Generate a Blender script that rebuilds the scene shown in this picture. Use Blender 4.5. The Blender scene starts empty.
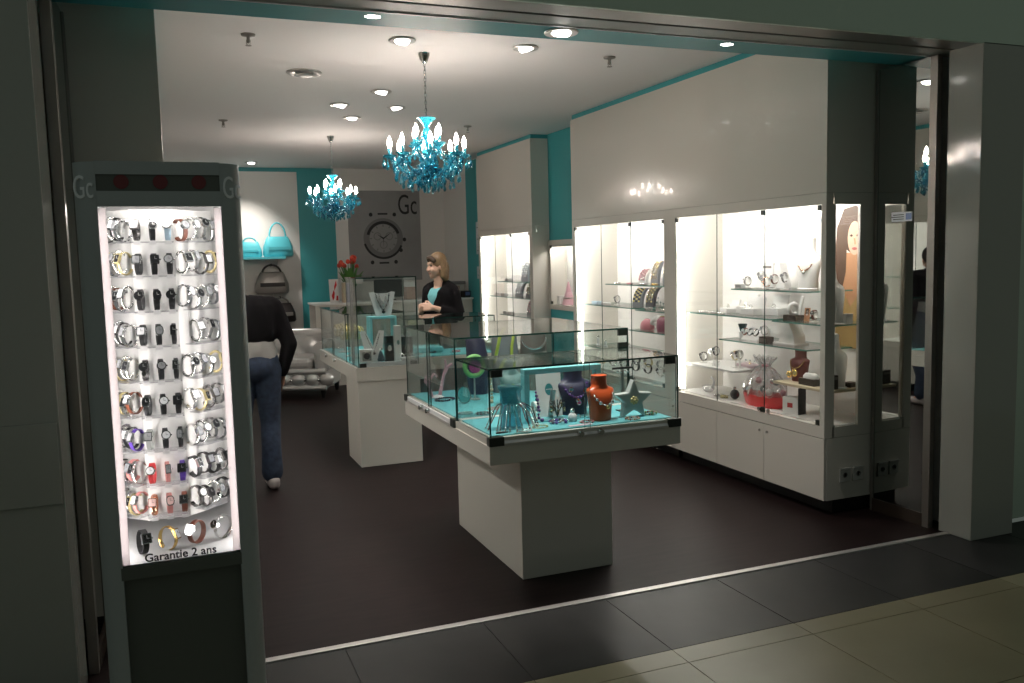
import bpy, bmesh, math, random
from mathutils import Vector, Matrix
RND = random.Random(11)
SC = bpy.context.scene
COL = SC.collection
PI = math.pi
SC.cycles.use_denoising = True
SC.cycles.transparent_max_bounces = 40
SC.cycles.max_bounces = 12
SC.cycles.caustics_reflective = False
SC.cycles.caustics_refractive = False
SC.cycles.sample_clamp_indirect = 4.0
SC.view_settings.view_transform = 'Standard'
SC.view_settings.look = 'None'
SC.view_settings.gamma = 1.0
SC.view_settings.use_curve_mapping = False
SC.view_settings.exposure = 0.2

# ------------------------------------------------------------------ materials
def nodes_mat(name):
    m = bpy.data.materials.new(name); m.use_nodes = True
    nt = m.node_tree; nt.nodes.clear()
    out = nt.nodes.new('ShaderNodeOutputMaterial')
    return m, nt, out

def mat(name, col, rough=.5, metal=0., spec=.5, noise=0., nscale=20., stretch=None, coat=0., trans=0., bump=0.):
    m, nt, out = nodes_mat(name)
    p = nt.nodes.new('ShaderNodeBsdfPrincipled')
    p.inputs['Base Color'].default_value = (*col, 1)
    p.inputs['Roughness'].default_value = rough
    p.inputs['Metallic'].default_value = metal
    p.inputs['Specular IOR Level'].default_value = spec
    p.inputs['Coat Weight'].default_value = coat
    p.inputs['Transmission Weight'].default_value = trans
    if noise or bump:
        tc = nt.nodes.new('ShaderNodeTexCoord'); n = nt.nodes.new('ShaderNodeTexNoise')
        n.inputs['Scale'].default_value = nscale; n.inputs['Detail'].default_value = 6
        mp = nt.nodes.new('ShaderNodeMapping')
        if stretch: mp.inputs['Scale'].default_value = stretch
        nt.links.new(tc.outputs['Object'], mp.inputs[0]); nt.links.new(mp.outputs[0], n.inputs['Vector'])
    if noise:
        mr = nt.nodes.new('ShaderNodeMapRange')
        mr.inputs[1].default_value = .3; mr.inputs[2].default_value = .7
        mr.inputs[3].default_value = 1 - noise; mr.inputs[4].default_value = 1 + noise
        nt.links.new(n.outputs[0], mr.inputs[0])
        mx = nt.nodes.new('ShaderNodeVectorMath'); mx.operation = 'SCALE'
        mx.inputs[0].default_value = col
        nt.links.new(mr.outputs[0], mx.inputs['Scale'])
        nt.links.new(mx.outputs[0], p.inputs['Base Color'])
    if bump:
        b = nt.nodes.new('ShaderNodeBump'); b.inputs['Strength'].default_value = bump; b.inputs['Distance'].default_value = .002
        nt.links.new(n.outputs[0], b.inputs['Height']); nt.links.new(b.outputs[0], p.inputs['Normal'])
    nt.links.new(p.outputs[0], out.inputs[0])
    return m

def emis(name, col, strength):
    m, nt, out = nodes_mat(name)
    e = nt.nodes.new('ShaderNodeEmission')
    e.inputs[0].default_value = (*col, 1); e.inputs[1].default_value = strength
    nt.links.new(e.outputs[0], out.inputs[0])
    return m

def glassmat(name, tint, f0=.045, extra=None, amount=0., power=5.):
    """thin pane: straight-through transparency plus a Schlick mirror coat"""
    m, nt, out = nodes_mat(name)
    t = nt.nodes.new('ShaderNodeBsdfTransparent'); t.inputs[0].default_value = (*tint, 1)
    g = nt.nodes.new('ShaderNodeBsdfGlossy'); g.inputs['Roughness'].default_value = .015
    lw = nt.nodes.new('ShaderNodeLayerWeight'); lw.inputs[0].default_value = .5
    pw = nt.nodes.new('ShaderNodeMath'); pw.operation = 'POWER'; pw.inputs[1].default_value = power
    ma = nt.nodes.new('ShaderNodeMath'); ma.operation = 'MULTIPLY_ADD'
    ma.inputs[1].default_value = 1 - f0; ma.inputs[2].default_value = f0
    nt.links.new(lw.outputs['Facing'], pw.inputs[0]); nt.links.new(pw.outputs[0], ma.inputs[0])
    mx = nt.nodes.new('ShaderNodeMixShader')
    src = t.outputs[0]
    if extra:
        d = nt.nodes.new('ShaderNodeBsdfDiffuse'); d.inputs[0].default_value = (*extra, 1)
        m2 = nt.nodes.new('ShaderNodeMixShader'); m2.inputs[0].default_value = amount
        nt.links.new(t.outputs[0], m2.inputs[1]); nt.links.new(d.outputs[0], m2.inputs[2]); src = m2.outputs[0]
    nt.links.new(ma.outputs[0], mx.inputs[0]); nt.links.new(src, mx.inputs[1]); nt.links.new(g.outputs[0], mx.inputs[2])
    nt.links.new(mx.outputs[0], out.inputs[0])
    return m

M = {}
M['lacquer'] = mat('lacquer', (.68, .65, .59), .22, coat=.15)
M['lacquer_mall'] = mat('lacquer_mall', (.44, .445, .405), .09, spec=.4)
M['white'] = mat('white_board', (.86, .845, .82), .35)
M['plaster'] = mat('plaster', (.90, .87, .865), .8)
M['wallwhite'] = mat('wallwhite', (.82, .80, .765), .45)
M['turq'] = mat('turquoise_paint', (.046, .35, .375), .45)
M['mat_turq'] = mat('turquoise_mat', (.115, .42, .47), .6)
M['frame_turq'] = mat('turquoise_box', (.24, .68, .75), .4)
M['floor'] = mat('vinyl_floor', (.0125, .0068, .0068), .48, spec=.14, noise=.28, nscale=3., stretch=(1.5, 9, 1))
M['tile_dark'] = mat('tile_dark', (.030, .030, .030), .42, spec=.25, noise=.12, nscale=5)
M['tile_beige'] = mat('tile_beige', (.28, .255, .16), .35, noise=.06, nscale=3)
M['grout'] = mat('grout', (.03, .03, .028), .8)
M['alu'] = mat('aluminium', (.62, .60, .58), .38, metal=.75)
M['alu_dark'] = mat('aluminium_dark', (.30, .28, .26), .4, metal=.7)
M['steel'] = mat('polished_steel', (.75, .75, .76), .14, metal=1.)
M['silver'] = mat('silver', (.80, .79, .77), .2, metal=1.)
M['gold'] = mat('gold', (.85, .58, .20), .22, metal=1.)
M['rose'] = mat('rose_gold', (.85, .48, .33), .25, metal=1.)
M['black'] = mat('black_plastic', (.012, .012, .012), .35)
M['blackcloth'] = mat('black_cloth', (.009, .008, .009), .9, spec=.1)
M['clip'] = mat('clip_black', (.02, .025, .02), .3)
M['socket'] = mat('socket_plastic', (.52, .52, .49), .4)
M['fascia'] = mat('fascia_green_grey', (.66, .78, .66), .4)
M['beam'] = mat('beam_grey', (.30, .29, .26), .4)
M['standgrey'] = mat('stand_grey', (.44, .47, .48), .35)
M['standdark'] = mat('stand_charcoal', (.125, .135, .12), .4)
M['dotred'] = mat('dot_red', (.20, .035, .04), .5)
def frosted(name, col, t):
    m, nt, out = nodes_mat(name)
    a = nt.nodes.new('ShaderNodeBsdfTranslucent'); a.inputs[0].default_value = (*col, 1)
    d = nt.nodes.new('ShaderNodeBsdfDiffuse'); d.inputs[0].default_value = (.8, .8, .8, 1)
    x = nt.nodes.new('ShaderNodeMixShader'); x.inputs[0].default_value = t
    nt.links.new(d.outputs[0], x.inputs[1]); nt.links.new(a.outputs[0], x.inputs[2]); nt.links.new(x.outputs[0], out.inputs[0])
    return m
M['diffuser'] = frosted('frosted_diffuser', (.92, .86, .86), .75)
M['acrylic'] = glassmat('acrylic', (.97, .97, .98), .05, (.85, .85, .88), .12)
M['glass'] = glassmat('pane_glass', (.955, .978, .970), .042)
M['cabglass'] = glassmat('cabinet_glass', (.985, .99, .985), .03)
M['gedge'] = mat('glass_edge', (.005, .040, .030), .15)
M['shelfedge'] = mat('shelf_edge', (.16, .34, .28), .2)
M['mirror'] = mat('mirror_glass', (.42, .44, .42), .015, metal=1.)
M['tube'] = emis('light_tube', (1., .97, .91), 24.)
M['tubetop'] = emis('light_tube_top', (1., .96, .90), 115.)
M['lamp'] = emis('lamp_lens', (1., .95, .88), 14.)
M['bulb'] = emis('candle_bulb', (1., .85, .74), 92.)
M['standtube'] = emis('stand_tube', (1., .94, .92), 30.)
M['crystal'] = glassmat('turquoise_crystal', (.16, .66, .80), .10, (.03, .34, .46), .42, 3.)
M['crystal2'] = glassmat('pale_crystal', (.36, .80, .88), .14, (.05, .34, .44), .35, 3.)
M['chrome'] = mat('chrome', (.62, .62, .62), .12, metal=1.)
M['sofa'] = mat('silver_leather', (.78, .77, .76), .26, metal=.55, bump=.12, nscale=40)
M['denim'] = mat('denim', (.022, .036, .068), .85, noise=.3, nscale=30)
M['skin'] = mat('skin', (.50, .27, .19), .5)
M['skinpale'] = mat('skin_light', (.62, .38, .28), .5)
M['hair_dark'] = mat('hair_dark', (.012, .009, .008), .75)
M['hair_blond'] = mat('hair_blond', (.21, .13, .065), .5, noise=.45, nscale=40, stretch=(6, 6, .6))
M['lips'] = mat('lips', (.45, .12, .11), .4)
M['eye'] = mat('eye', (.03, .025, .02), .2)
M['shirtgrey'] = mat('shirt_light_grey', (.42, .40, .38), .8)
M['shirtturq'] = mat('shirt_turquoise', (.16, .46, .50), .8)
M['shoewhite'] = mat('shoe_pale', (.5, .45, .44), .6)
M['poster'] = mat('poster_grey', (.33, .325, .325), .5, noise=.08, nscale=3)
M['posterdark'] = mat('poster_black', (.022, .022, .024), .5)
M['postermid'] = mat('poster_mid', (.20, .20, .20), .5)
M['posterlight'] = mat('poster_light', (.26, .255, .25), .5)
def C(name, col, rough=.5, metal=0.):
    if name not in M: M[name] = mat(name, col, rough, metal)
    return M[name]
C('orange', (.60, .09, .02), .35); C('navy', (.030, .028, .07), .5); C('maroon', (.16, .025, .022), .45)
C('red', (.62, .015, .02), .3); C('pink', (.62, .22, .27), .4); C('purple', (.07, .03, .25), .4)
C('cream', (.62, .52, .36), .5); C('brown', (.045, .030, .022), .5); C('taupe', (.20, .175, .155), .6)
C('greycloth', (.22, .23, .25), .7); C('lime', (.42, .50, .08), .5); C('green', (.05, .17, .025), .6)
C('leaf', (.10, .26, .05), .55); C('tulip', (.62, .06, .03), .5); C('card', (.78, .77, .76), .5)
C('bluebook', (.10, .16, .34), .5); C('silverbox', (.62, .64, .64), .3, .2); C('redstrap', (.42, .012, .015), .5)
C('brownstrap', (.16, .045, .022), .5); C('purplestrap', (.09, .04, .30), .5); C('pinkstrap', (.70, .28, .26), .5)
C('blackstrap', (.010, .010, .011), .45); C('dialwhite', (.75, .75, .76), .3); C('dialblack', (.012, .012, .014), .2)
C('dialsilver', (.55, .55, .57), .25, .6); C('dialpink', (.75, .5, .47), .3); C('gunmetal', (.16, .15, .15), .25, 1.)
C('bluestrap', (.42, .56, .66), .5); C('greystrap', (.30, .31, .29), .5); C('beadmulti', (.42, .30, .18), .3)
C('teal', (.05, .27, .29), .3); C('yellow', (.68, .55, .20), .4); C('magenta', (.38, .05, .22), .5)
C('whiteplastic', (.8, .8, .8), .4); C('ink', (.01, .01, .01), .5); C('notice', (.55, .57, .60), .5)
C('goldmix', (.60, .50, .25), .3, .4); C('bagblack', (.03, .026, .026), .4); C('bagsilver', (.36, .34, .32), .35, .6)
C('bagturq', (.10, .52, .60), .4); C('postskin', (.52, .27, .14), .5); C('postface', (.72, .46, .33), .5); C('posthair', (.07, .035, .018), .5)
C('postbg', (.72, .68, .64), .5); C('posttan', (.42, .28, .10), .5); C('frost', (.72, .72, .74), .35)
C('vase', (.45, .46, .45), .2)
M['cello'] = glassmat('cellophane', (.93, .92, .93), .10, (.8, .78, .8), .18, 2.)

# ------------------------------------------------------------------ mesh builder
class MB:
    def __init__(s, org=(0, 0, 0)):
        s.v = []; s.f = []; s.mi = []; s.sm = []; s.m = 0; s.T = Matrix.Translation(-Vector(org))
    def add(s, vs, fs, smooth=False, mi=None):
        b = len(s.v)
        s.v += [s.T @ Vector(p) for p in vs]
        for i, f in enumerate(fs):
            s.f.append([b + k for k in f]); s.sm.append(smooth)
            s.mi.append(mi[i] if isinstance(mi, list) else (s.m if mi is None else mi))
        return s
    def box(s, x0, x1, y0, y1, z0, z1, bev=0., mi=None):
        if bev:
            bm = bmesh.new(); bmesh.ops.create_cube(bm, size=1)
            for v in bm.verts:
                v.co = Vector(((x0 + x1) / 2 + v.co.x * (x1 - x0), (y0 + y1) / 2 + v.co.y * (y1 - y0), (z0 + z1) / 2 + v.co.z * (z1 - z0)))
            bmesh.ops.bevel(bm, geom=list(bm.edges), offset=bev, segments=2, affect='EDGES', profile=.5)
            bm.verts.index_update()
            vs = [v.co.copy() for v in bm.verts]; fs = [[v.index for v in f.verts] for f in bm.faces]; bm.free()
            return s.add(vs, fs, False, mi)
        vs = [(x, y, z) for x in (x0, x1) for y in (y0, y1) for z in (z0, z1)]
        return s.add(vs, [[0, 1, 3, 2], [4, 6, 7, 5], [0, 4, 5, 1], [2, 3, 7, 6], [0, 2, 6, 4], [1, 5, 7, 3]], False, mi)
    def pane(s, x0, x1, y0, y1, z0, z1):
        """glass sheet: big faces material 0, narrow edges material 1"""
        d = [x1 - x0, y1 - y0, z1 - z0]; k = d.index(min(d))
        mi = [1] * 6; mi[2 * k] = 0; mi[2 * k + 1] = 0
        return s.box(x0, x1, y0, y1, z0, z1, 0, mi)
    def loft(s, rings, cap=True, smooth=True, closed=False, mi=None):
        n = len(rings[0]); vs = [p for r in rings for p in r]; fs = []
        R = len(rings)
        for i in range(R if closed else R - 1):
            a = i * n; b = ((i + 1) % R) * n
            for j in range(n):
                k = (j + 1) % n
                fs.append([a + j, a + k, b + k, b + j])
        if cap and not closed:
            fs.append(list(range(n))[::-1]); fs.append([(R - 1) * n + j for j in range(n)])
        return s.add(vs, fs, smooth, mi)
    def lathe(s, prof, n=20, c=(0, 0, 0), sx=1, sy=1, cap=True, smooth=True):
        rings = [[(c[0] + r * sx * math.cos(2 * PI * j / n), c[1] + r * sy * math.sin(2 * PI * j / n), c[2] + z) for j in range(n)] for r, z in prof]
        return s.loft(rings, cap, smooth)
    def cyl(s, c, r, h, n=20):
        return s.lathe([(r, 0), (r, h)], n, c)
    def sph(s, c, r, n=10, m=7):
        if not hasattr(r, '__len__'): r = (r, r, r)
        prof = [(max(math.sin(PI * i / m), .02), -math.cos(PI * i / m)) for i in range(m + 1)]
        rings = [[(c[0] + q * r[0] * math.cos(2 * PI * j / n), c[1] + q * r[1] * math.sin(2 * PI * j / n), c[2] + z * r[2]) for j in range(n)] for q, z in prof]
        return s.loft(rings)
    def frames(s, pts, closed):
        P = [Vector(p) for p in pts]; out = []; N = len(P); up = None
        for i in range(N):
            if closed: t = P[(i + 1) % N] - P[i - 1]
            else: t = P[min(i + 1, N - 1)] - P[max(i - 1, 0)]
            t = t.normalized() if t.length > 1e-9 else Vector((0, 0, 1))
            if up is None:
                up = Vector((0, 0, 1)) if abs(t.z) < .9 else Vector((1, 0, 0))
            a = (up - t * up.dot(t)).normalized(); b = t.cross(a); up = a
            out.append((P[i], a, b))
        return out
    def tube(s, pts, r, n=8, closed=False, smooth=True, mi=None):
        rr = r if hasattr(r, '__len__') else [r] * len(pts)
        rings = []
        for (p, a, b), q in zip(s.frames(pts, closed), rr):
            rings.append([p + a * (q * math.cos(2 * PI * j / n)) + b * (q * math.sin(2 * PI * j / n)) for j in range(n)])
        return s.loft(rings, True, smooth, closed, mi)
    def torus(s, c, R, r, axis='x', n=20, k=6, ry=None):
        ry = ry or R; pts = []
        for i in range(n):
            a = 2 * PI * i / n; u, w = R * math.cos(a), ry * math.sin(a)
            pts.append((c[0], c[1] + u, c[2] + w) if axis == 'x' else (c[0] + u, c[1], c[2] + w) if axis == 'y' else (c[0] + u, c[1] + w, c[2]))
        return s.tube(pts, r, k, True)
    def prism(s, poly, d0, d1, plane='xz', smooth=False, mi=None):
        """extrude a 2-D outline; plane xz extrudes along y, xy along z, yz along x"""
        f = {'xz': lambda p, d: (p[0], d, p[1]), 'xy': lambda p, d: (p[0], p[1], d), 'yz': lambda p, d: (d, p[0], p[1])}[plane]
        n = len(poly)
        vs = [f(p, d0) for p in poly] + [f(p, d1) for p in poly]
        fs = [list(range(n))[::-1], list(range(n, 2 * n))] + [[i, (i + 1) % n, n + (i + 1) % n, n + i] for i in range(n)]
        return s.add(vs, fs, smooth, mi)
    def ribbon(s, pts, w, t, closed=True):
        """flat strap in the y-z plane, width w along x, thickness t"""
        N = len(pts); rings = []
        for i in range(N):
            p = Vector(pts[i]); tn = Vector(pts[(i + 1) % N]) - Vector(pts[i - 1]) if closed else Vector(pts[min(i + 1, N - 1)]) - Vector(pts[max(i - 1, 0)])
            nn = Vector((0, -tn.z, tn.y)).normalized(); ww = w[i] if hasattr(w, '__len__') else w
            a = Vector((ww / 2, 0, 0))
            rings.append([p - a - nn * t / 2, p + a - nn * t / 2, p + a + nn * t / 2, p - a + nn * t / 2])
        return s.loft(rings, not closed, False, closed)
    def mesh(s, name, mats):
        me = bpy.data.meshes.new(name)
        me.from_pydata([tuple(v) for v in s.v], [], s.f)
        for m in (mats if isinstance(mats, (list, tuple)) else [mats]):
            me.materials.append(M[m] if isinstance(m, str) else m)
        me.polygons.foreach_set('material_index', s.mi); me.polygons.foreach_set('use_smooth', s.sm)
        bm = bmesh.new(); bm.from_mesh(me)
        bmesh.ops.recalc_face_normals(bm, faces=bm.faces)
        for e in bm.edges:
            if len(e.link_faces) == 2 and e.calc_face_angle(0) > .9: e.smooth = False
        bm.to_mesh(me); bm.free(); me.update()
        return me
    def build(s, name, mats, parent=None, **kw):
        return link(name, s.mesh(name, mats), parent, **kw)

def link(name, me, parent=None, loc=None, rot=None, label=None, cat=None, group=None, kind=None):
    o = bpy.data.objects.new(name, me); COL.objects.link(o)
    if parent: o.parent = parent
    if loc is not None: o.location = loc
    if rot is not None: o.rotation_euler = rot if hasattr(rot, '__len__') else (0, 0, rot)
    return tag(o, label, cat, group, kind)
def tag(o, label=None, cat=None, group=None, kind=None):
    if label: o['label'] = label
    if cat: o['category'] = cat
    if group: o['group'] = group
    if kind: o['kind'] = kind
    return o
def thing(name, label, cat, loc=(0, 0, 0), rot=0., group=None):
    return link(name, None, None, loc, rot, label, cat, group)
def dup(root, loc, rot=None, label=None, group=None):
    r = root.copy(); COL.objects.link(r); r.location = loc
    if rot is not None: r.rotation_euler = rot if hasattr(rot, '__len__') else (0, 0, rot)
    if label: r['label'] = label
    if group: r['group'] = group
    for ch in list(root.children):
        c = ch.copy(); COL.objects.link(c); c.parent = r
        for g in list(ch.children):
            d = g.copy(); COL.objects.link(d); d.parent = c
    return r
def struct(name, mb, mats, parent=None):
    return mb.build(name, mats, parent, kind=None if parent else 'structure')
def text_mesh(txt, size, depth=.001, align='CENTER', bold=0.):
    cu = bpy.data.curves.new('lettering', 'FONT'); cu.body = txt; cu.size = size; cu.extrude = depth; cu.align_x = align; cu.offset = bold
    cu.resolution_u = 4
    o = bpy.data.objects.new('lettering', cu); COL.objects.link(o)
    dg = bpy.context.evaluated_depsgraph_get()
    me = bpy.data.meshes.new_from_object(o.evaluated_get(dg))
    bpy.data.objects.remove(o); me.name = 'lettering'
    return me
def blob(parts, voxel=.008, smooth=4):
    """one continuous surface from tapered limbs ('c', p0, r0, p1, r1) and ellipsoids ('e', c, radii)"""
    mb = MB()
    for p in parts:
        if p[0] == 'c':
            _, a, ra, b, rb = p; a = Vector(a); b = Vector(b); L = (b - a).length
            n = 7; pts = []; rr = []
            d = (b - a).normalized()
            for i in range(5):
                t = (i / 4) * PI / 2; pts.append(a - d * ra * math.cos(t)); rr.append(max(ra * math.sin(t), .0005))
            for i in range(1, n): pts.append(a.lerp(b, i / n)); rr.append(ra + (rb - ra) * i / n)
            for i in range(5):
                t = PI / 2 - (i / 4) * PI / 2; pts.append(b + d * rb * math.cos(t)); rr.append(max(rb * math.sin(t), .0005))
            mb.tube(pts, rr, 14)
        else: mb.sph(p[1], p[2], 18, 12)
    me = mb.mesh('tmp', 'white'); o = bpy.data.objects.new('tmp', me); COL.objects.link(o)
    r = o.modifiers.new('r', 'REMESH'); r.mode = 'VOXEL'; r.voxel_size = voxel; r.use_smooth_shade = True
    if smooth:
        q = o.modifiers.new('s', 'SMOOTH'); q.iterations = smooth; q.factor = .5
    dg = bpy.context.evaluated_depsgraph_get()
    out = bpy.data.meshes.new_from_object(o.evaluated_get(dg))
    bpy.data.objects.remove(o); out.materials.clear()
    for p in out.polygons: p.use_smooth = True
    return out
def blob_obj(name, parts, m, parent, voxel=.008, smooth=4, **kw):
    me = blob(parts, voxel, smooth); me.name = name; me.materials.append(M[m] if isinstance(m, str) else m)
    return link(name, me, parent, **kw)
def lamp(name, kind, loc, power, col=(1, .9, .78), size=.05, angle=None, rot=(0, 0, 0), parent=None, blend=.6):
    l = bpy.data.lights.new(name, kind); l.energy = power; l.color = col
    if kind == 'SPOT': l.spot_size = angle; l.spot_blend = blend; l.shadow_soft_size = size
    elif kind == 'POINT': l.shadow_soft_size = size
    else: l.size = size
    o = bpy.data.objects.new(name, l); COL.objects.link(o); o.location = loc; o.rotation_euler = rot
    if parent: o.parent = parent
    return o

# ------------------------------------------------------------------ camera
cam = bpy.data.cameras.new('camera'); co = bpy.data.objects.new('camera', cam); COL.objects.link(co)
def cam_matrix(yaw, pitch, roll):
    cy, sy, cp, sp = math.cos(yaw), math.sin(yaw), math.cos(pitch), math.sin(pitch)
    f = Vector((sy * cp, cy * cp, -sp)); r = Vector((cy, -sy, 0)); d = f.cross(r)
    c, s = math.cos(roll), math.sin(roll)
    r2 = r * c + d * s; d2 = d * c - r * s
    m = Matrix.Identity(4)
    for i in range(3): m[i][0] = r2[i]; m[i][1] = -d2[i]; m[i][2] = -f[i]
    return m
mc = cam_matrix(math.radians(21.65693), math.radians(5.57358), math.radians(1.44424)); mc.translation = (0, 0, 1.58)
co.matrix_world = mc
cam.sensor_width = 36; cam.lens = 36 * 871.43 / 1024; cam.clip_start = .05
SC.camera = co

# ------------------------------------------------------------------ the setting
ZC = 2.85; YB = 12.25; ZS = 2.605
struct('floor', MB().box(-.6, 4.3, 3.488, YB + .1, -.1, 0), 'floor')
b = MB(); b.m = 2; b.box(-3, 7, -2.5, 3.452, -.1, -.004)
xs = [-3 + .6 * k for k in range(17)]
def tiles(y0, y1, mi):
    b.m = mi
    for x in xs: b.box(x + .002, x + .598, y0 + .002, y1 - .002, -.02, 0)
tiles(2.885, 3.452, 0); tiles(2.765, 2.885, 1)
y = 2.765
while y > -2.2:
    tiles(y - .6, y, 1); y -= .6
struct('floor', b, ['tile_dark', 'tile_beige', 'grout'])
struct('trim_1', MB().box(-.5, 3.95, 3.452, 3.488, -.05, .006, .002), 'alu')
struct('ceiling', MB().box(-.6, 4.3, 3.86, YB + .1, ZC, ZC + .1), 'plaster')
# bulkhead over the shop opening: turquoise soffit, steel beam, mall fascia
b = MB(); b.m = 0; b.box(-.6, 4.3, 3.645, 3.885, ZS, ZC + .3); b.m = 1; b.box(-.6, 4.3, 3.637, 3.649, ZS - .008, ZS + .02)
struct('wall_front', b, ['turq', 'frost'])
struct('trim_2', MB().box(-.6, 4.3, 3.505, 3.637, ZS - .004, ZC + .3), 'beam')
b = MB(); b.box(-.36, 3.932, 3.34, 3.48, ZS - .004, ZS + .25)
struct('trim_3', b, 'alu_dark')
struct('wall_fascia', MB().box(-3, 7, 3.32, 3.338, ZS - .008, 4.2), 'fascia')
b = MB(); b.m = 0; b.box(3.932, 4.242, 3.32, 3.53, 0, ZS, .004)
struct('wall_front_right', b, 'lacquer_mall')
struct('wall_outer_right', MB().box(4.243, 7, 3.50, 3.6, 0, 2.7), 'fascia')
struct('wall_front_left', MB().box(-3, -.36, 3.32, 3.60, 0, ZS, .004), 'lacquer_mall')
hatch = MB().box(-1.1, -.367, 3.306, 3.319, .77, 1.055, .003)
struct('trim_4', hatch, 'lacquer_mall')
struct('wall_right', MB().box(4.06, 4.3, 3.54, YB, 0, ZC + .1), 'wallwhite')
struct('wall_left', MB().box(-.6, -.5, 3.54, YB, 0, ZC + .1), 'wallwhite')
struct('wall_back', MB().box(-.6, 4.3, YB, YB + .15, 0, ZC + .1), 'wallwhite')
# turquoise wall between the cabinets, with an opening for the lit niche
NY0, NY1, NZ0, NZ1 = 7.42, 8.50, 1.06, 1.69
b = MB(); b.box(3.85, 4.06, 7.36, 8.56, NZ1 + .05, ZC); b.box(3.85, 4.06, 7.36, 8.56, 0, NZ0 - .05)
struct('wall_right', b, 'turq')
b = MB(); b.m = 0; b.box(3.85, 4.06, 10.24, 11.25, 0, ZC); b.m = 1; b.box(3.85, 4.06, 11.25, YB, 0, ZC)
struct('wall_right', b, ['turq', 'wallwhite'])
# glossy panels over the display cabinets with a turquoise shadow strip at the ceiling
def upper(X0, sx, y0, y1, depth):
    xs_ = sorted((X0, X0 + sx * depth)); x2 = sorted((X0 + sx * .012, X0 + sx * depth))
    b = MB(); b.m = 0; b.box(*xs_, y0, y1, 1.90, 2.808, .002); b.m = 1; b.box(*x2, y0 + .012, y1 - .012, 2.806, ZC)
    return b
struct('trim_5', upper(3.55, 1, 4.01, 7.36, .50), ['lacquer', 'turq'])
struct('trim_6', upper(3.65, 1, 8.54, 10.24, .40), ['lacquer', 'turq'])
struct('trim_7', upper(.03, -1, 4.01, 7.36, .53), ['lacquer', 'turq'])
# back wall: white panel with turquoise border, turquoise panel, base colour white
b = MB(); b.m = 0; b.box(.2, 1.765, YB - .03, YB, 0, 2.795, .003); b.m = 1; b.box(.2, 1.77, YB - .012, YB, 2.795, ZC); b.box(1.765, 2.265, YB - .02, YB, 0, ZC)
struct('trim_8', b, ['wallwhite', 'turq'])

# mirrored sliding shop door on each side, parked along the passage
def mirror_door(name, hinge, ang, L, flip):
    d = MB(); f = MB()
    e = link(name, None, None, (hinge[0], hinge[1], 0), ang, kind='structure')
    # local -y runs towards the mall
    g = MB().box(-.012, .012, -L + .03, -.012, .07, ZS - .01); struct('mirror_panel', g, 'mirror', e)
    f.m = 0
    f.box(-.018, .018, -L - .012, -L + .034, 0, ZS - .01); f.box(-.018, .018, -.014, .006, 0, ZS - .01)
    f.m = 1; f.box(-.02, .02, -L + .03, -.012, 0, .075)
    struct('door_frame', f, ['alu_dark', 'brown'], e)
    return e
dr = mirror_door('door_1', (3.911, 3.995), math.radians(2.5), .40, False)
dl = mirror_door('door_2', (-.325, 3.995), math.radians(-2.5), .34, True)
s = MB(); s.m = 0; s.box(-.0145, -.0125, -.262, -.118, 1.722, 1.775); s.m = 1; s.box(-.0152, -.0142, -.258, -.218, 1.73, 1.767); s.m = 2
for i in range(3): s.box(-.0152, -.0142, -.205, -.13 + .012 * (i % 2), 1.757 - .012 * i, 1.762 - .012 * i)
struct('sticker', s, ['notice', 'bluebook', 'ink'], dr)

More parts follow.
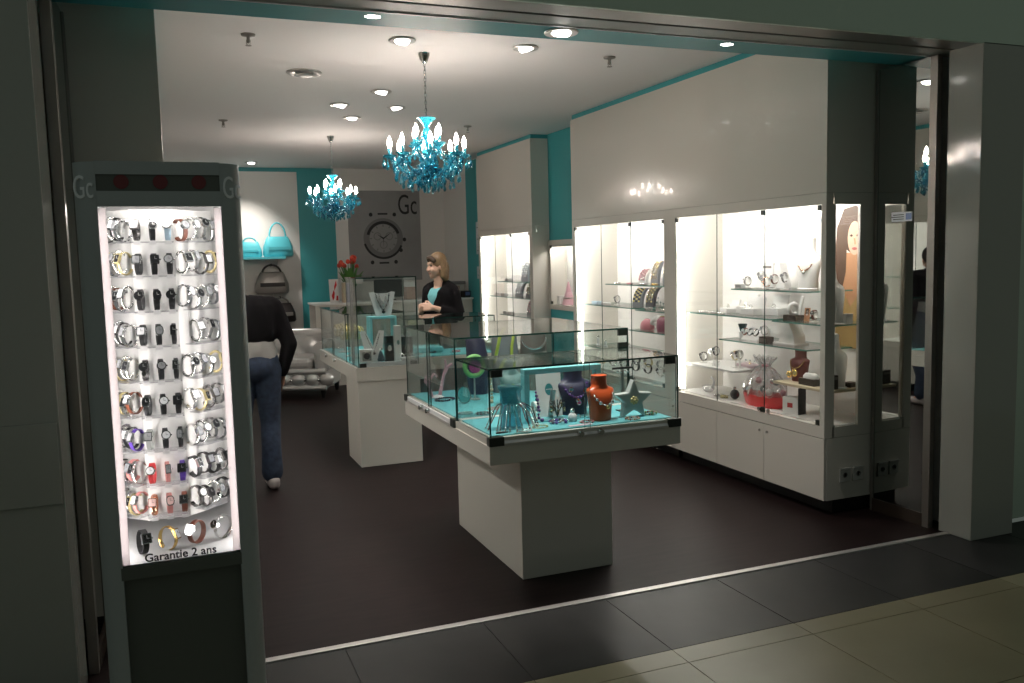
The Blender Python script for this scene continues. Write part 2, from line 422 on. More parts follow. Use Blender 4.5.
# ------------------------------------------------------------------ display cabinets along the side walls
def cabinet(label, X0, sx, ya, yb, g0, g1, npan, shelves, win=False, depth=.48, group=None, light=True):
    X = lambda d: X0 + sx * d
    org = (X0, (ya + yb) / 2, 0)
    r = thing('display_cabinet', label, 'cabinet', org, 0, group)
    B = lambda: MB(org)
    def bx(b, d0, d1, *a, **k): return b.box(min(X(d0), X(d1)), max(X(d0), X(d1)), *a, **k)
    c = B(); c.m = 0
    bx(c, .02, depth, ya, yb, .09, .465)
    bx(c, 0, .07, ya, yb, .467, .535)                      # rails and stiles of the glazed opening
    bx(c, 0, .05, ya, yb, 1.835, 1.899)
    bx(c, 0, .06, ya, g0, .535, 1.835); bx(c, 0, .06, g1, yb, .535, 1.835)
    if win:
        bx(c, .06, depth, ya, ya + .02, .467, .53); bx(c, .06, depth, ya, ya + .02, 1.833, 1.899)
        bx(c, .06, .07, ya, ya + .02, .53, 1.833); bx(c, .25, depth, ya, ya + .02, .53, 1.833)
    else: bx(c, .06, depth, ya, ya + .02, .467, 1.899)
    bx(c, .06, depth, yb - .02, yb, .467, 1.899)
    c.build('carcass', 'lacquer', r)
    w = B(); bx(w, .06, depth, ya + .02, yb - .02, .50, .535); bx(w, .05, depth, ya + .02, yb - .02, 1.872, 1.898)
    bx(w, depth - .02, depth, ya + .02, yb - .02, .53, 1.874)
    w.build('lining', 'white', r)
    p = B(); bx(p, .09, depth - .02, ya + .03, yb - .02, 0, .09); p.build('plinth', 'black', r)
    stp = (g1 - g0) / npan
    es = [ya] + [g0 + stp * k for k in range(1, npan)] + [yb]
    for k in range(npan):
        d = B(); bx(d, 0, .019, es[k] + .0015, es[k + 1] - .0015, .092, .462, bev=.0015)
        do = d.build('door', 'lacquer', r)
        ky = es[k + 1] - .035 if k % 2 == 0 else es[k] + .04
        kn = MB(org).tube([(X(-.0005), ky, .415), (X(-.008), ky, .415)], .008, 12); kn.build('lock', 'alu_dark', do)
        pn = B(); x0, x1 = sorted((X(.002), X(.008)))
        pn.pane(x0, x1, g0 + stp * k + .001, g0 + stp * (k + 1) - .001, .535, 1.835)
        po = pn.build('glass_door', ['cabglass', 'gedge'], r)
        q = .03; yy = (g0 + stp * (k + 1) - .001 - q) if (k == npan - 1) else g0 + stp * k + .001
        for z in (.54, 1.80): bx(B(), -.004, .012, yy, yy + q, z, z + .03).build('hinge_clip', 'clip', po)
        ly = g0 + stp * (k + (.9 if k % 2 == 0 else .08))
        lk = MB(org).tube([(X(.001), ly, .555), (X(-.012), ly, .555)], .013, 12); lk.build('lock_knob', 'chrome', po)
    if light:
        for yy, dd in ((g1 - .025, .052),):
            t = MB(org).tube([(X(dd), yy, .56), (X(dd), yy, 1.81)], .006 if dd > .06 else .008, 10); t.build('light_tube', 'tube', r)
        t = MB(org).tube([(X(.082), g0 + .05, 1.856), (X(.082), g1 - .05, 1.856)], .009, 8); t.build('light_tube', 'tubetop', r)
    if win:
        pn = B(); x0, x1 = sorted((X(.068), X(.252))); pn.pane(x0, x1, ya + .006, ya + .012, .52, 1.84)
        pn.build('end_window', ['cabglass', 'gedge'], r)
    for y0, y1, z, m in shelves:
        sh = B(); x0, x1 = sorted((X(.075), X(depth - .055)))
        if m == 'glass':
            sh.box(x0, x1, y0, y1, z - .009, z, 0, [1, 1, 1, 1, 0, 0])
            sh.build('glass_shelf', ['cabglass', 'shelfedge'], r)
        else: sh.box(x0, x1, y0, y1, z - .016, z, .002); sh.build('shelf', m, r)
    return r
CABA = cabinet('grey lacquered wall cabinet with glass doors, nearest the mirrored door, holding a red basket', 3.55, 1, 4.01, 5.68, 4.05, 5.60, 3,
    [(4.25, 5.02, 1.322, 'glass'), (4.60, 5.56, 1.135, 'glass'), (4.055, 4.585, 1.128, 'glass'), (4.25, 5.16, .965, 'glass'), (4.995, 5.575, .752, 'card'), (4.055, 4.57, .738, 'cream')], True, group='glazed wall cabinets on the right')
CABB = cabinet('grey lacquered wall cabinet with glass doors, second from the mirrored door', 3.55, 1, 5.68, 7.36, 5.76, 7.31, 3,
    [(5.78, 6.86, 1.32, 'glass'), (6.34, 7.29, 1.125, 'glass'), (5.78, 6.34, 1.115, 'glass'), (5.78, 6.46, .942, 'glass'), (6.47, 7.29, .74, 'glass')], group='glazed wall cabinets on the right')
CABC = cabinet('far glazed wall cabinet beyond the turquoise recess, filled with grey cushions', 3.65, 1, 8.54, 10.24, 8.62, 10.19, 3,
    [(8.65, 9.8, 1.29, 'glass'), (8.65, 10.1, 1.11, 'glass'), (8.65, 9.75, .90, 'glass')], depth=.38, group='glazed wall cabinets on the right')
cabinet('glazed wall cabinet along the left wall, nearer one hidden behind the watch stand', .03, -1, 4.01, 5.68, 4.05, 5.60, 3, [(4.07, 5.55, 1.25, 'glass'), (4.07, 5.55, .9, 'glass')], True)
cabinet('glazed wall cabinet along the left wall, farther one hidden behind the watch stand', .03, -1, 5.68, 7.36, 5.76, 7.31, 3, [(5.78, 7.29, 1.25, 'glass'), (5.78, 7.29, .9, 'glass')])
# lit niche in the turquoise recess
r = thing('wall_niche', 'small lit display niche with grey frame set in the turquoise wall', 'niche', (3.85, 7.96, 1.06))
o_ = (3.85, 7.96, 1.06)
b = MB(o_)
b.box(3.835, 4.055, 7.365, 8.54, NZ1, NZ1 + .05); b.box(3.835, 4.055, 7.365, 8.54, NZ0 - .05, NZ0)
b.box(3.835, 4.055, 7.365, NY0, NZ0, NZ1); b.box(3.835, 4.055, NY1, 8.54, NZ0, NZ1); b.build('niche_frame', 'lacquer', r)
MB(o_).box(4.03, 4.05, NY0, NY1, NZ0, NZ1).build('back_panel', 'white', r)
MB(o_).box(3.844, 3.854, NY0, NY1, NZ1 - .022, NZ1).build('light_pelmet', 'lacquer', r)
MB(o_).tube([(3.866, NY0 + .03, NZ1 - .010), (3.866, NY1 - .03, NZ1 - .010)], .006, 8).build('light_tube', 'tubetop', r)
p_ = MB(o_); p_.pane(3.836, 3.842, NY0, NY1, NZ0, NZ1); po = p_.build('glass_door', ['cabglass', 'gedge'], r)
for z in (NZ0 + .005, NZ1 - .035): MB(o_).box(3.830, 3.846, NY1 - .035, NY1 - .005, z, z + .03).build('hinge_clip', 'clip', po)
# sockets on the cabinet end by the mirror
for i, (x, lab) in enumerate(((3.700, 'white double-pole wall socket low on the cabinet end, farther from the mirror'), (3.800, 'white double-pole wall socket low on the cabinet end, next to the mirror'))):
    t = thing('wall_socket', lab, 'socket', (x, 4.008, .235), 0, 'sockets on the cabinet end')
    MB().box(-.040, .040, -.010, 0, -.042, .042, .003).build('plate', 'socket', t)
    MB().lathe([(.016, 0), (.016, .003), (.012, .003), (.010, -.002)], 18).build('receptacle', 'postermid', t, loc=(0, -.010, 0), rot=(PI / 2, 0, 0))
    MB().box(-.040, .040, -.016, -.009, .034, .044).build('cover_lip', 'socket', t)
# poster seen through the end window
t = thing('advertising_poster', 'tall poster of a long-haired woman on the cabinet back, seen through the end window', 'poster', (4.008, 4.33, .95))
MB().box(-.006, 0, -.22, .20, 0, .90).build('sheet', 'postbg', t)
def yz(name, poly, m, d):   # poly: (along -y to the right as seen, z)
    return MB().prism([(-u, z) for u, z in poly], -.006 - d, -.006 - d + .0008, 'yz').build(name, m, t)
def ell(cx, cz, rx, rz, n=24): return [(cx + rx * math.cos(2 * PI * i / n), cz + rz * math.sin(2 * PI * i / n)) for i in range(n)]
yz('shoulders', [(-.20, .30), (-.19, .44), (-.13, .50), (-.04, .50), (-.01, .60), (.09, .60), (.11, .50), (.19, .44), (.2, .10), (-.2, .10)], 'postskin', .001)
yz('hair', [(-.10, .40), (-.11, .55), (-.09, .76), (-.03, .875), (.07, .89), (.15, .84), (.18, .70), (.17, .44), (.12, .36), (.115, .62), (.03, .60), (-.005, .62), (-.01, .48), (-.05, .34)], 'posthair', .0015)
yz('face', ell(.062, .69, .058, .105), 'postface', .002)
yz('hair_lock', [(.0, .76), (.03, .805), (.075, .80), (.115, .75), (.10, .85), (.03, .86), (-.02, .80)], 'posthair', .0025)
yz('eyes', [(.020, .705), (.035, .716), (.050, .705), (.035, .698)], 'posthair', .0025); yz('eyes', [(.075, .705), (.09, .716), (.105, .705), (.09, .698)], 'posthair', .0025)
yz('nose', [(.056, .69), (.064, .65), (.074, .652), (.068, .69)], 'postskin', .0025)
yz('mouth', ell(.063, .625, .022, .009), 'lips', .0025)
yz('dress', [(-.20, .0), (-.2, .16), (-.12, .30), (-.04, .38), (.03, .26), (.10, .34), (.2, .30), (.2, 0)], 'posttan', .0022)
yz('white_sleeve', [(-.20, .0), (-.2, .30), (-.15, .34), (-.09, .24), (-.10, 0)], 'postbg', .0028)

# ------------------------------------------------------------------ lighting
w = bpy.data.worlds.new('mall'); SC.world = w; w.use_nodes = True
w.node_tree.nodes['Background'].inputs[0].default_value = (.86, 1., .88, 1); w.node_tree.nodes['Background'].inputs[1].default_value = .074
SPOT = 55.
dl_parts = {}
def downlight(x, y, z, label, tilt=(0, 0), power=SPOT, group='recessed ceiling spotlights', ang=92, flat=False):
    t = thing('recessed_spotlight', label, 'ceiling light', (x, y, z), 0, group)
    if not dl_parts:
        dl_parts['ring'] = MB().lathe([(.030, .012), (.042, .008), (.074, 0), (.080, -.006), (.076, -.012), (.048, -.010), (.044, .01), (.030, .012)], 28, cap=False).mesh('trim_ring', 'alu')
        dl_parts['lens'] = MB().lathe([(.043, .0), (.043, -.012), (.036, -.022), (.004, -.026)], 22).mesh('lamp_lens', 'lamp')
    a = link('trim_ring', dl_parts['ring'], t)
    c = link('lamp_lens', dl_parts['lens'], t, (0, 0, 0), (tilt[0], tilt[1], 0))
    if flat: a.scale = (1.3, 1.1, .5); c.scale = (1.7, 1.3, .25); c.rotation_euler = (0, 0, 0)
    if power:
        lamp('spot_beam', 'SPOT', (0, 0, -.045), power, (1., .93, .86), .04, math.radians(ang), (tilt[0], tilt[1], 0), t, .9)
    return t
for x, y, lab, tl in ((1.37, 5.06, 'round recessed spotlight, nearest one left of the near chandelier chain', (-.05, .2)), (2.14, 5.04, 'round recessed spotlight, nearest one right of the near chandelier chain', (-.05, -.25)),
                      (1.615, 6.62, 'round recessed spotlight nearest the camera in the cluster of four', (.1, .2)), (1.42, 7.25, 'round recessed spotlight on the left of the cluster of four', (.1, .3)),
                      (1.90, 7.27, 'round recessed spotlight on the right of the cluster of four', (.1, -.3)), (1.645, 7.87, 'round recessed spotlight farthest back in the cluster of four', (0, .1)),
                      (1.12, 11.6, 'round recessed spotlight over the white back wall shelf', (.25, .1))):
    downlight(x, y, ZC, lab, tl, 85. if y > 11 else SPOT)
for x, lab in ((.89, 'spotlight in the turquoise soffit at its left end'), (1.77, 'spotlight in the turquoise soffit at its middle'), (2.68, 'spotlight in the turquoise soffit at its right')):
    downlight(x, 3.745, ZS + (.002 if 1 < x < 2 else .006), lab, (.17, 0), 160. if 1 < x < 2 else 60., 'spotlights in the turquoise soffit', 62, not 1 < x < 2)
# sprinklers and ceiling vents
def sprinkler(x, y, lab):
    t = thing('ceiling_sprinkler', lab, 'sprinkler', (x, y, ZC), 0, 'ceiling sprinklers')
    MB().lathe([(.040, 0), (.038, -.008), (.018, -.012), (.012, -.016)], 18).build('escutcheon', 'alu_dark', t)
    MB().lathe([(.010, -.012), (.009, -.045), (.005, -.05)], 10).build('nozzle', 'alu_dark', t)
    b = MB().lathe([(.017, -.060), (.017, -.063), (.003, -.064)], 14); b.tube([(.010, 0, -.03), (.012, 0, -.05), (.002, 0, -.062)], .002, 5); b.tube([(-.010, 0, -.03), (-.012, 0, -.05), (-.002, 0, -.062)], .002, 5)
    b.build('deflector', 'alu_dark', t)
sprinkler(.52, 5.18, 'ceiling sprinkler nearest the camera on the left'); sprinkler(2.77, 5.14, 'ceiling sprinkler by the grey wall panel on the right')
sprinkler(.577, 8.27, 'ceiling sprinkler far back above the watch stand'); sprinkler(2.83, 8.15, 'ceiling sprinkler just right of the near chandelier')
def vent(x, y, lab):
    t = thing('ceiling_vent', lab, 'vent', (x, y, ZC), 0, 'round ceiling air vents')
    MB().lathe([(.055, 0), (.115, 0), (.118, -.008), (.105, -.016), (.080, -.012), (.06, -.004)], 30, cap=False).build('outer_ring', 'alu', t)
    MB().lathe([(.002, -.012), (.05, -.012), (.066, -.022), (.060, -.028), (.002, -.026)], 26).build('centre_disc', 'alu', t)
vent(.962, 6.09, 'round ceiling vent left of the near chandelier'); vent(3.30, 10.2, 'round ceiling vent behind the near chandelier')

# ------------------------------------------------------------------ chandeliers
def chandelier(x, y, label):
    t = thing('crystal_chandelier', label, 'chandelier', (x, y, ZC), 0, 'turquoise crystal chandeliers')
    MB().lathe([(.042, 0), (.040, -.012), (.026, -.045), (.016, -.06), (.006, -.066)], 20).build('ceiling_rose', 'chrome', t)
    ch = MB()
    n = 15
    for i in range(n):
        z = -.07 - i * .0232
        ch.torus((0, 0, z), .007, .0022, 'x' if i % 2 else 'y', 10, 5, .014)
    ch.tube([(.004, .003, -.06), (.012, .004, -.15), (-.006, .004, -.25), (.006, 0, -.38)], .0018, 5)
    ch.build('chain', 'chrome', t)
    c = MB()
    c.lathe([(.01, -.385), (.058, -.392), (.070, -.398), (.055, -.41), (.03, -.43), (.016, -.455), (.030, -.48), (.040, -.50), (.024, -.525), (.015, -.56), (.028, -.585), (.040, -.61), (.022, -.64),
             (.018, -.66), (.06, -.675), (.085, -.69), (.05, -.71), (.025, -.74), (.045, -.78), (.02, -.82), (.004, -.85)], 18)
    c.build('column', 'crystal', t)
    arm8 = MB().tube([(.03, 0, -.70), (.08, 0, -.735), (.15, 0, -.735), (.21, 0, -.69), (.245, 0, -.66), (.262, 0, -.645)], [.009, .008, .008, .007, .007, .007], 8).mesh('arm', 'crystal')
    arm4 = MB().tube([(.02, 0, -.62), (.06, 0, -.645), (.10, 0, -.61), (.112, 0, -.575)], .007, 8).mesh('arm', 'crystal')
    cup = MB().lathe([(.006, -.018), (.022, -.012), (.040, .0), (.048, .008), (.044, .008), (.02, .002), (.013, .004), (.013, .05), (.010, .052)], 14).mesh('candle_cup', 'crystal2')
    bulb = MB().lathe([(.008, 0), (.014, .012), (.017, .026), (.014, .045), (.007, .062), (.001, .074)], 12).mesh('candle_bulb', 'bulb')
    dm = MB().lathe([(.001, 0), (.004, -.006), (.003, -.010), (.010, -.026), (.0125, -.036), (.008, -.046), (.001, -.052)], 8, smooth=False)
    dm.sph((0, 0, .005), .005, 8, 5); drop = dm.mesh('crystal_drop', 'crystal2')
    dm = MB().lathe([(.001, 0), (.004, -.006), (.003, -.010), (.012, -.03), (.015, -.044), (.010, -.056), (.001, -.064)], 8, smooth=False); dm.sph((0, 0, .006), .006, 8, 5); drop2 = dm.mesh('crystal_drop', 'crystal')
    def at(r, a, z): return (r * math.cos(a), r * math.sin(a), z)
    tips = [(.262, 2 * PI * k / 8 + .585, -.645, arm8) for k in range(8)] + [(.112, 2 * PI * k / 4 + .585, -.575, arm4) for k in range(4)]
    for r_, a, z, am in tips:
        link('arm', am, t, rot=a)
        link('candle_cup', cup, t, at(r_, a, z + .012)); link('candle_bulb', bulb, t, at(r_, a, z + .064))
        if r_ > .2:
            for k in range(5):
                q = a + (k - 2) * 1.15
                p = Vector(at(r_, a, z + .016)) + Vector(at(.044, q, 0))
                link('crystal_drop', drop if k % 2 else drop2, t, p - Vector((0, 0, .012 + .02 * (k % 2))), (0, 0, q))
    for R_, n, z in ((.225, 16, -.745), (.18, 13, -.785), (.12, 10, -.80), (.05, 5, -.815), (.10, 8, -.60)):
        for k in range(n):
            a = 2 * PI * (k + .5 * (n % 4)) / n
            link('crystal_drop', (drop2 if k % 3 else drop) if z < -.7 else drop, t, at(R_, a, z + .022 * (k % 3)), a)
    g = MB()
    def beads(p0, p1, sag, n, r=.0065):
        for i in range(n):
            u = (i + .5) / n
            p = Vector(p0).lerp(Vector(p1), u); p.z -= sag * 4 * u * (1 - u)
            g.sph(p, r, 6, 4)
    for k in range(8):
        a = tips[k][1]; a2 = a + PI / 4
        beads(at(.255, a, -.66), at(.255, a2, -.66), .075, 13); beads(at(.25, a, -.65), at(.03, a, -.50), .05, 14); beads(at(.20, a + .39, -.735), at(.05, a + .39, -.70), .04, 9)
        beads(at(.19, a, -.74), at(.19, a2, -.74), .03, 9); beads(at(.13, a, -.78), at(.13, a2, -.78), .02, 6)
    g.build('bead_garland', 'crystal', t, kind='stuff')
    b2 = MB().lathe([(.125, -.722), (.13, -.712), (.11, -.735), (.07, -.765), (.03, -.78), (.002, -.78)], 24); b2.build('crystal_bowl', 'crystal', t)
    return t
CH1 = chandelier(1.585, 5.35, 'turquoise crystal chandelier with lit candle bulbs, the larger one nearer the camera')
CH1.scale = (.89, .89, 1)
dup(CH1, (1.672, 9.09, ZC), .107, 'turquoise crystal chandelier with lit candle bulbs, the farther one by the turquoise wall')

# ------------------------------------------------------------------ small goods: makers with shared mesh data
CACHE = {}
def cached(key, fn):
    if key not in CACHE: CACHE[key] = fn()
    return CACHE[key]
def strap_mesh(kind, m, w):
    def mk():
        n = 26; pts = [(0, -.0235 * math.cos(2 * PI * i / n), .028 * math.sin(2 * PI * i / n)) for i in range(n)]
        if kind == 'leather': return MB().ribbon(pts, w, .0026).mesh('strap', m)
        if kind == 'links': return MB().ribbon([q for p in pts for q in (p, p)][::1] if 0 else pts, [w if i % 2 else w * .72 for i in range(n)], .0032).mesh('bracelet', m)
        if kind == 'chain':
            b = MB()
            for i in range(n): b.sph(pts[i], (w * .42, .0032, .0042), 6, 4)
            return b.mesh('bracelet', m)
        b = MB(); b.loft([[Vector(p) + Vector((dx, 0, 0)) * 1 + Vector((0, p[1], p[2])).normalized() * dr for dx, dr in ((-w / 2, 0), (-w / 4, .0025), (w / 4, .0025), (w / 2, 0), (w / 4, -.001), (-w / 4, -.001))] for p in pts], False, True, True)
        return b.mesh('bangle', m)
    return cached(('strap', kind, m, w), mk)
def case_mesh(shape, m, what):
    def mk():
        b = MB(); el = math.radians(24)
        b.T = Matrix.Translation((0, -.0255 * math.cos(el) - .001, .030 * math.sin(el))) @ Matrix.Rotation(-el, 4, 'X')
        if shape == 'round': poly = [(.0125 * math.cos(2 * PI * i / 22), .0125 * math.sin(2 * PI * i / 22)) for i in range(22)]
        elif shape == 'square': poly = [(-.0105, -.0125), (.0105, -.0125), (.0115, -.0105), (.0115, .0105), (.0105, .0125), (-.0105, .0125), (-.0115, .0105), (-.0115, -.0105)]
        elif shape == 'narrow': poly = [(-.0065, -.013), (.0065, -.013), (.0072, -.011), (.0072, .011), (.0065, .013), (-.0065, .013), (-.0072, .011), (-.0072, -.011)]
        else: poly = [(.0105 * (abs(math.cos(t)) ** .6) * (1 if math.cos(t) > 0 else -1), .0140 * (abs(math.sin(t)) ** .8) * (1 if math.sin(t) > 0 else -1)) for t in [2 * PI * i / 24 for i in range(24)]]
        if what == 'case':
            b.prism(poly, -.004, .004, 'xz')
            b.tube([(.012 if shape in ('round', 'square') else .009, 0, 0), (.0155 if shape in ('round', 'square') else .0115, 0, 0)], .0022, 8)
            return b.mesh('case', m)
        b.prism([(x * .80, z * .80) for x, z in poly], -.0047, -.0038, 'xz')
        b.m = 1
        b.box(-.0004, .0004, -.0052, -.0047, 0, .007); b.box(0, .0055, -.0052, -.0047, -.0004, .0004)
        return b.mesh('dial', [m, 'ink' if 'white' in m or 'silver' in m or 'pink' in m else 'alu'])
    return cached((what, shape, m), mk)
NAME = {'blackstrap': 'black', 'steel': 'steel', 'silver': 'silver', 'gold': 'gold', 'rose': 'rose gold', 'redstrap': 'red', 'brownstrap': 'brown', 'purplestrap': 'purple', 'pinkstrap': 'pink',
        'bluestrap': 'pale blue', 'gunmetal': 'dark gunmetal', 'greystrap': 'grey', 'dialwhite': 'white', 'dialblack': 'black', 'dialsilver': 'silver', 'dialpink': 'pink', 'white': 'white', 'chrome': 'chrome', 'goldmix': 'two-tone gold'}
def watch(loc, rot, kind, sm, shape, cm, dm, label, group, w=.013, s=1.):
    t = thing('wristwatch', label, 'watch', loc, 0, group)
    t.rotation_euler = rot if hasattr(rot, '__len__') else (0, 0, rot)
    t.scale = (s, s, s)
    link('strap' if kind == 'leather' else 'bracelet', strap_mesh(kind, sm, w), t)
    if shape:
        link('case', case_mesh(shape, cm, 'case'), t); link('dial', case_mesh(shape, dm, 'dial'), t)
    return t
def bust(label, loc, rot, h, m, wid=1., group=None, style='torso', name='necklace_bust'):
    t = thing(name, label, 'display bust', loc, rot, group)
    def mk():
        b = MB(); R = []
        if style == 'torso':
            S = [(0, .245, .20, 0), (.02, .25, .205, 0), (.30, .27, .215, -.01), (.50, .315, .21, -.02), (.62, .35, .17, -.005), (.665, .355, .14, .01), (.69, .33, .13, .02), (.72, .245, .14, .03), (.75, .19, .15, .04), (.80, .178, .15, .045), (.94, .180, .152, .045), (.975, .188, .158, .045), (.985, .17, .14, .045), (.99, .05, .05, .045)]
        elif style == 'tall':
            S = [(0, .17, .15, .02), (.03, .18, .155, .02), (.20, .20, .13, .0), (.40, .26, .11, -.01), (.55, .31, .10, .0), (.62, .29, .09, .02), (.68, .16, .085, .045), (.75, .105, .085, .06), (.90, .095, .08, .075), (.97, .10, .085, .08), (.995, .06, .05, .08)]
        else:
            S = [(0, .30, .20, 0), (.2, .30, .16, .0), (.5, .26, .10, .03), (.8, .18, .07, .08), (1, .10, .05, .10)]
        for z, x, y, o in S:
            R.append([(x * h * wid * abs(math.cos(a)) ** .8 * math.copysign(1, math.cos(a)), o * h + y * h * abs(math.sin(a)) ** .85 * math.copysign(1, math.sin(a)), z * h) for a in [2 * PI * i / 28 for i in range(28)]])
        b.loft(R); return b.mesh('form', m)
    link('form', cached(('bust', style, round(h, 3), m, wid), mk), t)
    MB().lathe([(.20 * h, -.0), (.205 * h, .004), (.19 * h, .008)], 20, sx=wid * (1.25 if style == 'torso' else .95)).build('base', m, t)
    return t
def uline(w, drop, y0, y1, z0, n=17):
    return [(w * math.sin(-PI / 2 + PI * i / (n - 1)), y0 + (y1 - y0) * math.cos(-PI / 2 + PI * i / (n - 1)), z0 - drop * math.cos(-PI / 2 + PI * i / (n - 1))) for i in range(n)]
def necklace(label, loc, rot, pts, m, r, pend=None, pm='silver', group=None, nb=None):
    t = thing('necklace', label, 'necklace', loc, rot, group)
    b = MB()
    P = [Vector(p) for p in pts]; L = [0]
    for i in range(1, len(P)): L.append(L[-1] + (P[i] - P[i - 1]).length)
    n = nb or max(8, int(L[-1] / (r * 2.1)))
    for k in range(n):
        d = L[-1] * (k + .5) / n; i = max(j for j in range(len(L) - 1) if L[j] <= d)
        p = P[i].lerp(P[i + 1], (d - L[i]) / (L[i + 1] - L[i]))
        b.sph(p, r * (.75 + .5 * ((k * 7) % 3) / 2), 7, 5)
    b.m = 1; b.tube(pts, r * .35, 5)
    b.build('bead_string', [m, 'silver'], t, kind='stuff')
    if pend:
        q = P[len(P) // 2]
        MB().lathe([(.001, -pend), (pend, -pend * .4), (pend * 1.05, pend * .3), (.002, pend)], 12, (q.x, q.y - pend * .4, q.z - pend), sy=.45).build('pendant', pm, t)
    return t
def bracelet(label, loc, rot, R, r, m, group=None, mm=None, name='bracelet'):
    t = thing(name, label, 'bracelet', loc, rot, group)
    b = MB(); n = max(10, int(2 * PI * R / (r * 2.1)))
    for k in range(n):
        a = 2 * PI * k / n
        b.m = k % len(m) if isinstance(m, (list, tuple)) else 0
        b.sph((R * math.cos(a), R * .75 * math.sin(a), r), r, 7, 5)
    b.m = 0; b.torus((0, 0, r), R, r * .4, 'z', 24, 5, R * .75)
    b.build('beads', m, t, kind='stuff')
    c = MB().box(-r, r, -R * .75 - r * 1.2, -R * .75 + r * 1.2, 0, r * 2.2, r * .3); c.build('clasp', mm or 'silver', t)
    return t
def ring(label, loc, rot, m='silver', gem='crystal', group=None, R=.010):
    t = thing('finger_ring', label, 'ring', loc, rot, group)
    MB().torus((0, 0, R), R, R * .2, 'y', 18, 6).build('band', m, t)
    MB().lathe([(.001, 0), (R * .45, R * .3), (R * .6, R * .6), (R * .35, R * .85), (.001, R * .9)], 9, (0, 0, R * 1.9), smooth=False).build('stone', gem, t)
    return t
def giftbox(label, loc, rot, sx, sy, sz, m, lidm=None, name='jewelry_box', cat='box', group=None):
    t = thing(name, label, cat, loc, rot, group)
    MB().box(-sx / 2, sx / 2, -sy / 2, sy / 2, 0, sz * .72, .002).build('base', m, t)
    MB().box(-sx / 2 - .001, sx / 2 + .001, -sy / 2 - .001, sy / 2 + .001, sz * .73, sz, .002).build('lid', lidm or m, t)
    return t
def card(label, loc, rot, w, h, m='card', tilt=-.2, art=None, name='display_card', cat='card', group=None):
    t = thing(name, label, cat, loc, rot, group)
    c, s = math.cos(tilt), math.sin(tilt)
    b = MB(); b.T = Matrix.Rotation(tilt, 4, 'X'); b.box(-w / 2, w / 2, -.001, .001, 0, h); b.build('sheet', m, t)
    b = MB(); b.box(-w * .2, w * .2, 0, .03, 0, .0015); b.T = Matrix.Rotation(.3, 4, 'X'); b.box(-w * .1, w * .1, .002, .0035, .0, h * .6); b.build('easel_foot', m, t)
    if art:
        b = MB(); b.T = Matrix.Rotation(tilt, 4, 'X')
        for (poly, mi) in art[1]:
            b.m = mi; b.prism([(x * w, z * h) for x, z in poly], -.0016, -.0008, 'xz')
        b.build('print', art[0], t)
    return t
def cuff_stand(label, loc, rot, m='white', h=.06, name='watch_stand', group=None):
    """C-shaped watch stand: foot, stem, half-round cuff"""
    t = thing(name, label, 'display stand', loc, rot, group)
    MB().box(-.022, .022, -.02, .025, 0, .006, .002).build('foot', m, t)
    MB().tube([(0, .008, .004), (0, .010, h * .5)], .006, 8).build('stem', m, t)
    n = 14; pts = [(0, .006 - .021 * math.cos(math.radians(-60 + 300 * i / n)), h * .78 + .024 * math.sin(math.radians(-60 + 300 * i / n))) for i in range(n + 1)]
    MB().ribbon(pts, .022, .002, False).build('cuff', m, t)
    return t

# ------------------------------------------------------------------ glass showcases
def glassbox(r, org, x0, x1, y0, y1, z0, z1, slide=None):
    g = .008
    def pn(*a): return MB(org).pane(*a).build('glass_pane', ['glass', 'gedge'], r)
    MB(org).pane(x0, x1, y0, y1, z1 - g, z1).build('glass_top', ['glass', 'gedge'], r)
    z1 = z1 - g - .0005
    xm, ym = (x0 + x1) / 2, (y0 + y1) / 2
    if slide == 'front':
        pn(x0 + g, xm + .012, y0, y0 + .006, z0, z1); pn(xm - .012, x1 - g, y0 + .009, y0 + .015, z0, z1)
    else: pn(x0 + g, x1 - g, y0, y0 + g, z0, z1)
    pn(x0 + g, x1 - g, y1 - g, y1, z0, z1)
    if slide == 'left':
        pn(x0, x0 + .006, y0, ym + .012, z0, z1); pn(x0 + .009, x0 + .015, ym - .012, y1, z0, z1)
    else: pn(x0, x0 + g, y0, y1, z0, z1)
    pn(x1 - g, x1, y0, y1, z0, z1)
def rail(r, org, a, b, z, axis, knobs):
    """sliding-door rail let into the slab edge, with black end brackets and two round locks"""
    if axis == 'x':
        y = a[1]
        m = MB(org); m.prism([(y - .004, z - .026), (y + .014, z - .026), (y + .014, z - .003), (y + .010, z - .003)], a[0] + .07, b[0] - .07, 'yz'); m.build('door_rail', 'frost', r)
        MB(org).box(a[0] + .07, b[0] - .07, y - .008, y - .003, z - .036, z - .026).build('rail_lip', 'alu', r)
        for x in (a[0], b[0] - .072): MB(org).box(x, x + .072, y - .009, y + .03, z - .036, z + .004, .002).build('corner_bracket', 'clip', r)
        for x in knobs: MB(org).tube([(x, y - .002, z - .018), (x, y - .026, z - .018)], [.014, .0125], 14).build('lock_knob', 'chrome', r)
    else:
        x = a[0]
        m = MB(org); m.box(x - .004, x + .014, a[1] + .06, b[1] - .06, z - .026, z - .004); m.build('door_rail', 'frost', r)
        MB(org).box(x - .008, x - .003, a[1] + .06, b[1] - .06, z - .036, z - .026).build('rail_lip', 'alu', r)
        for y in (a[1], b[1] - .062): MB(org).box(x - .009, x + .03, y, y + .062, z - .036, z + .004, .002).build('corner_bracket', 'clip', r)
        for y in knobs: MB(org).tube([(x - .002, y, z - .018), (x - .026, y, z - .018)], [.014, .0125], 14).build('lock_knob', 'chrome', r)

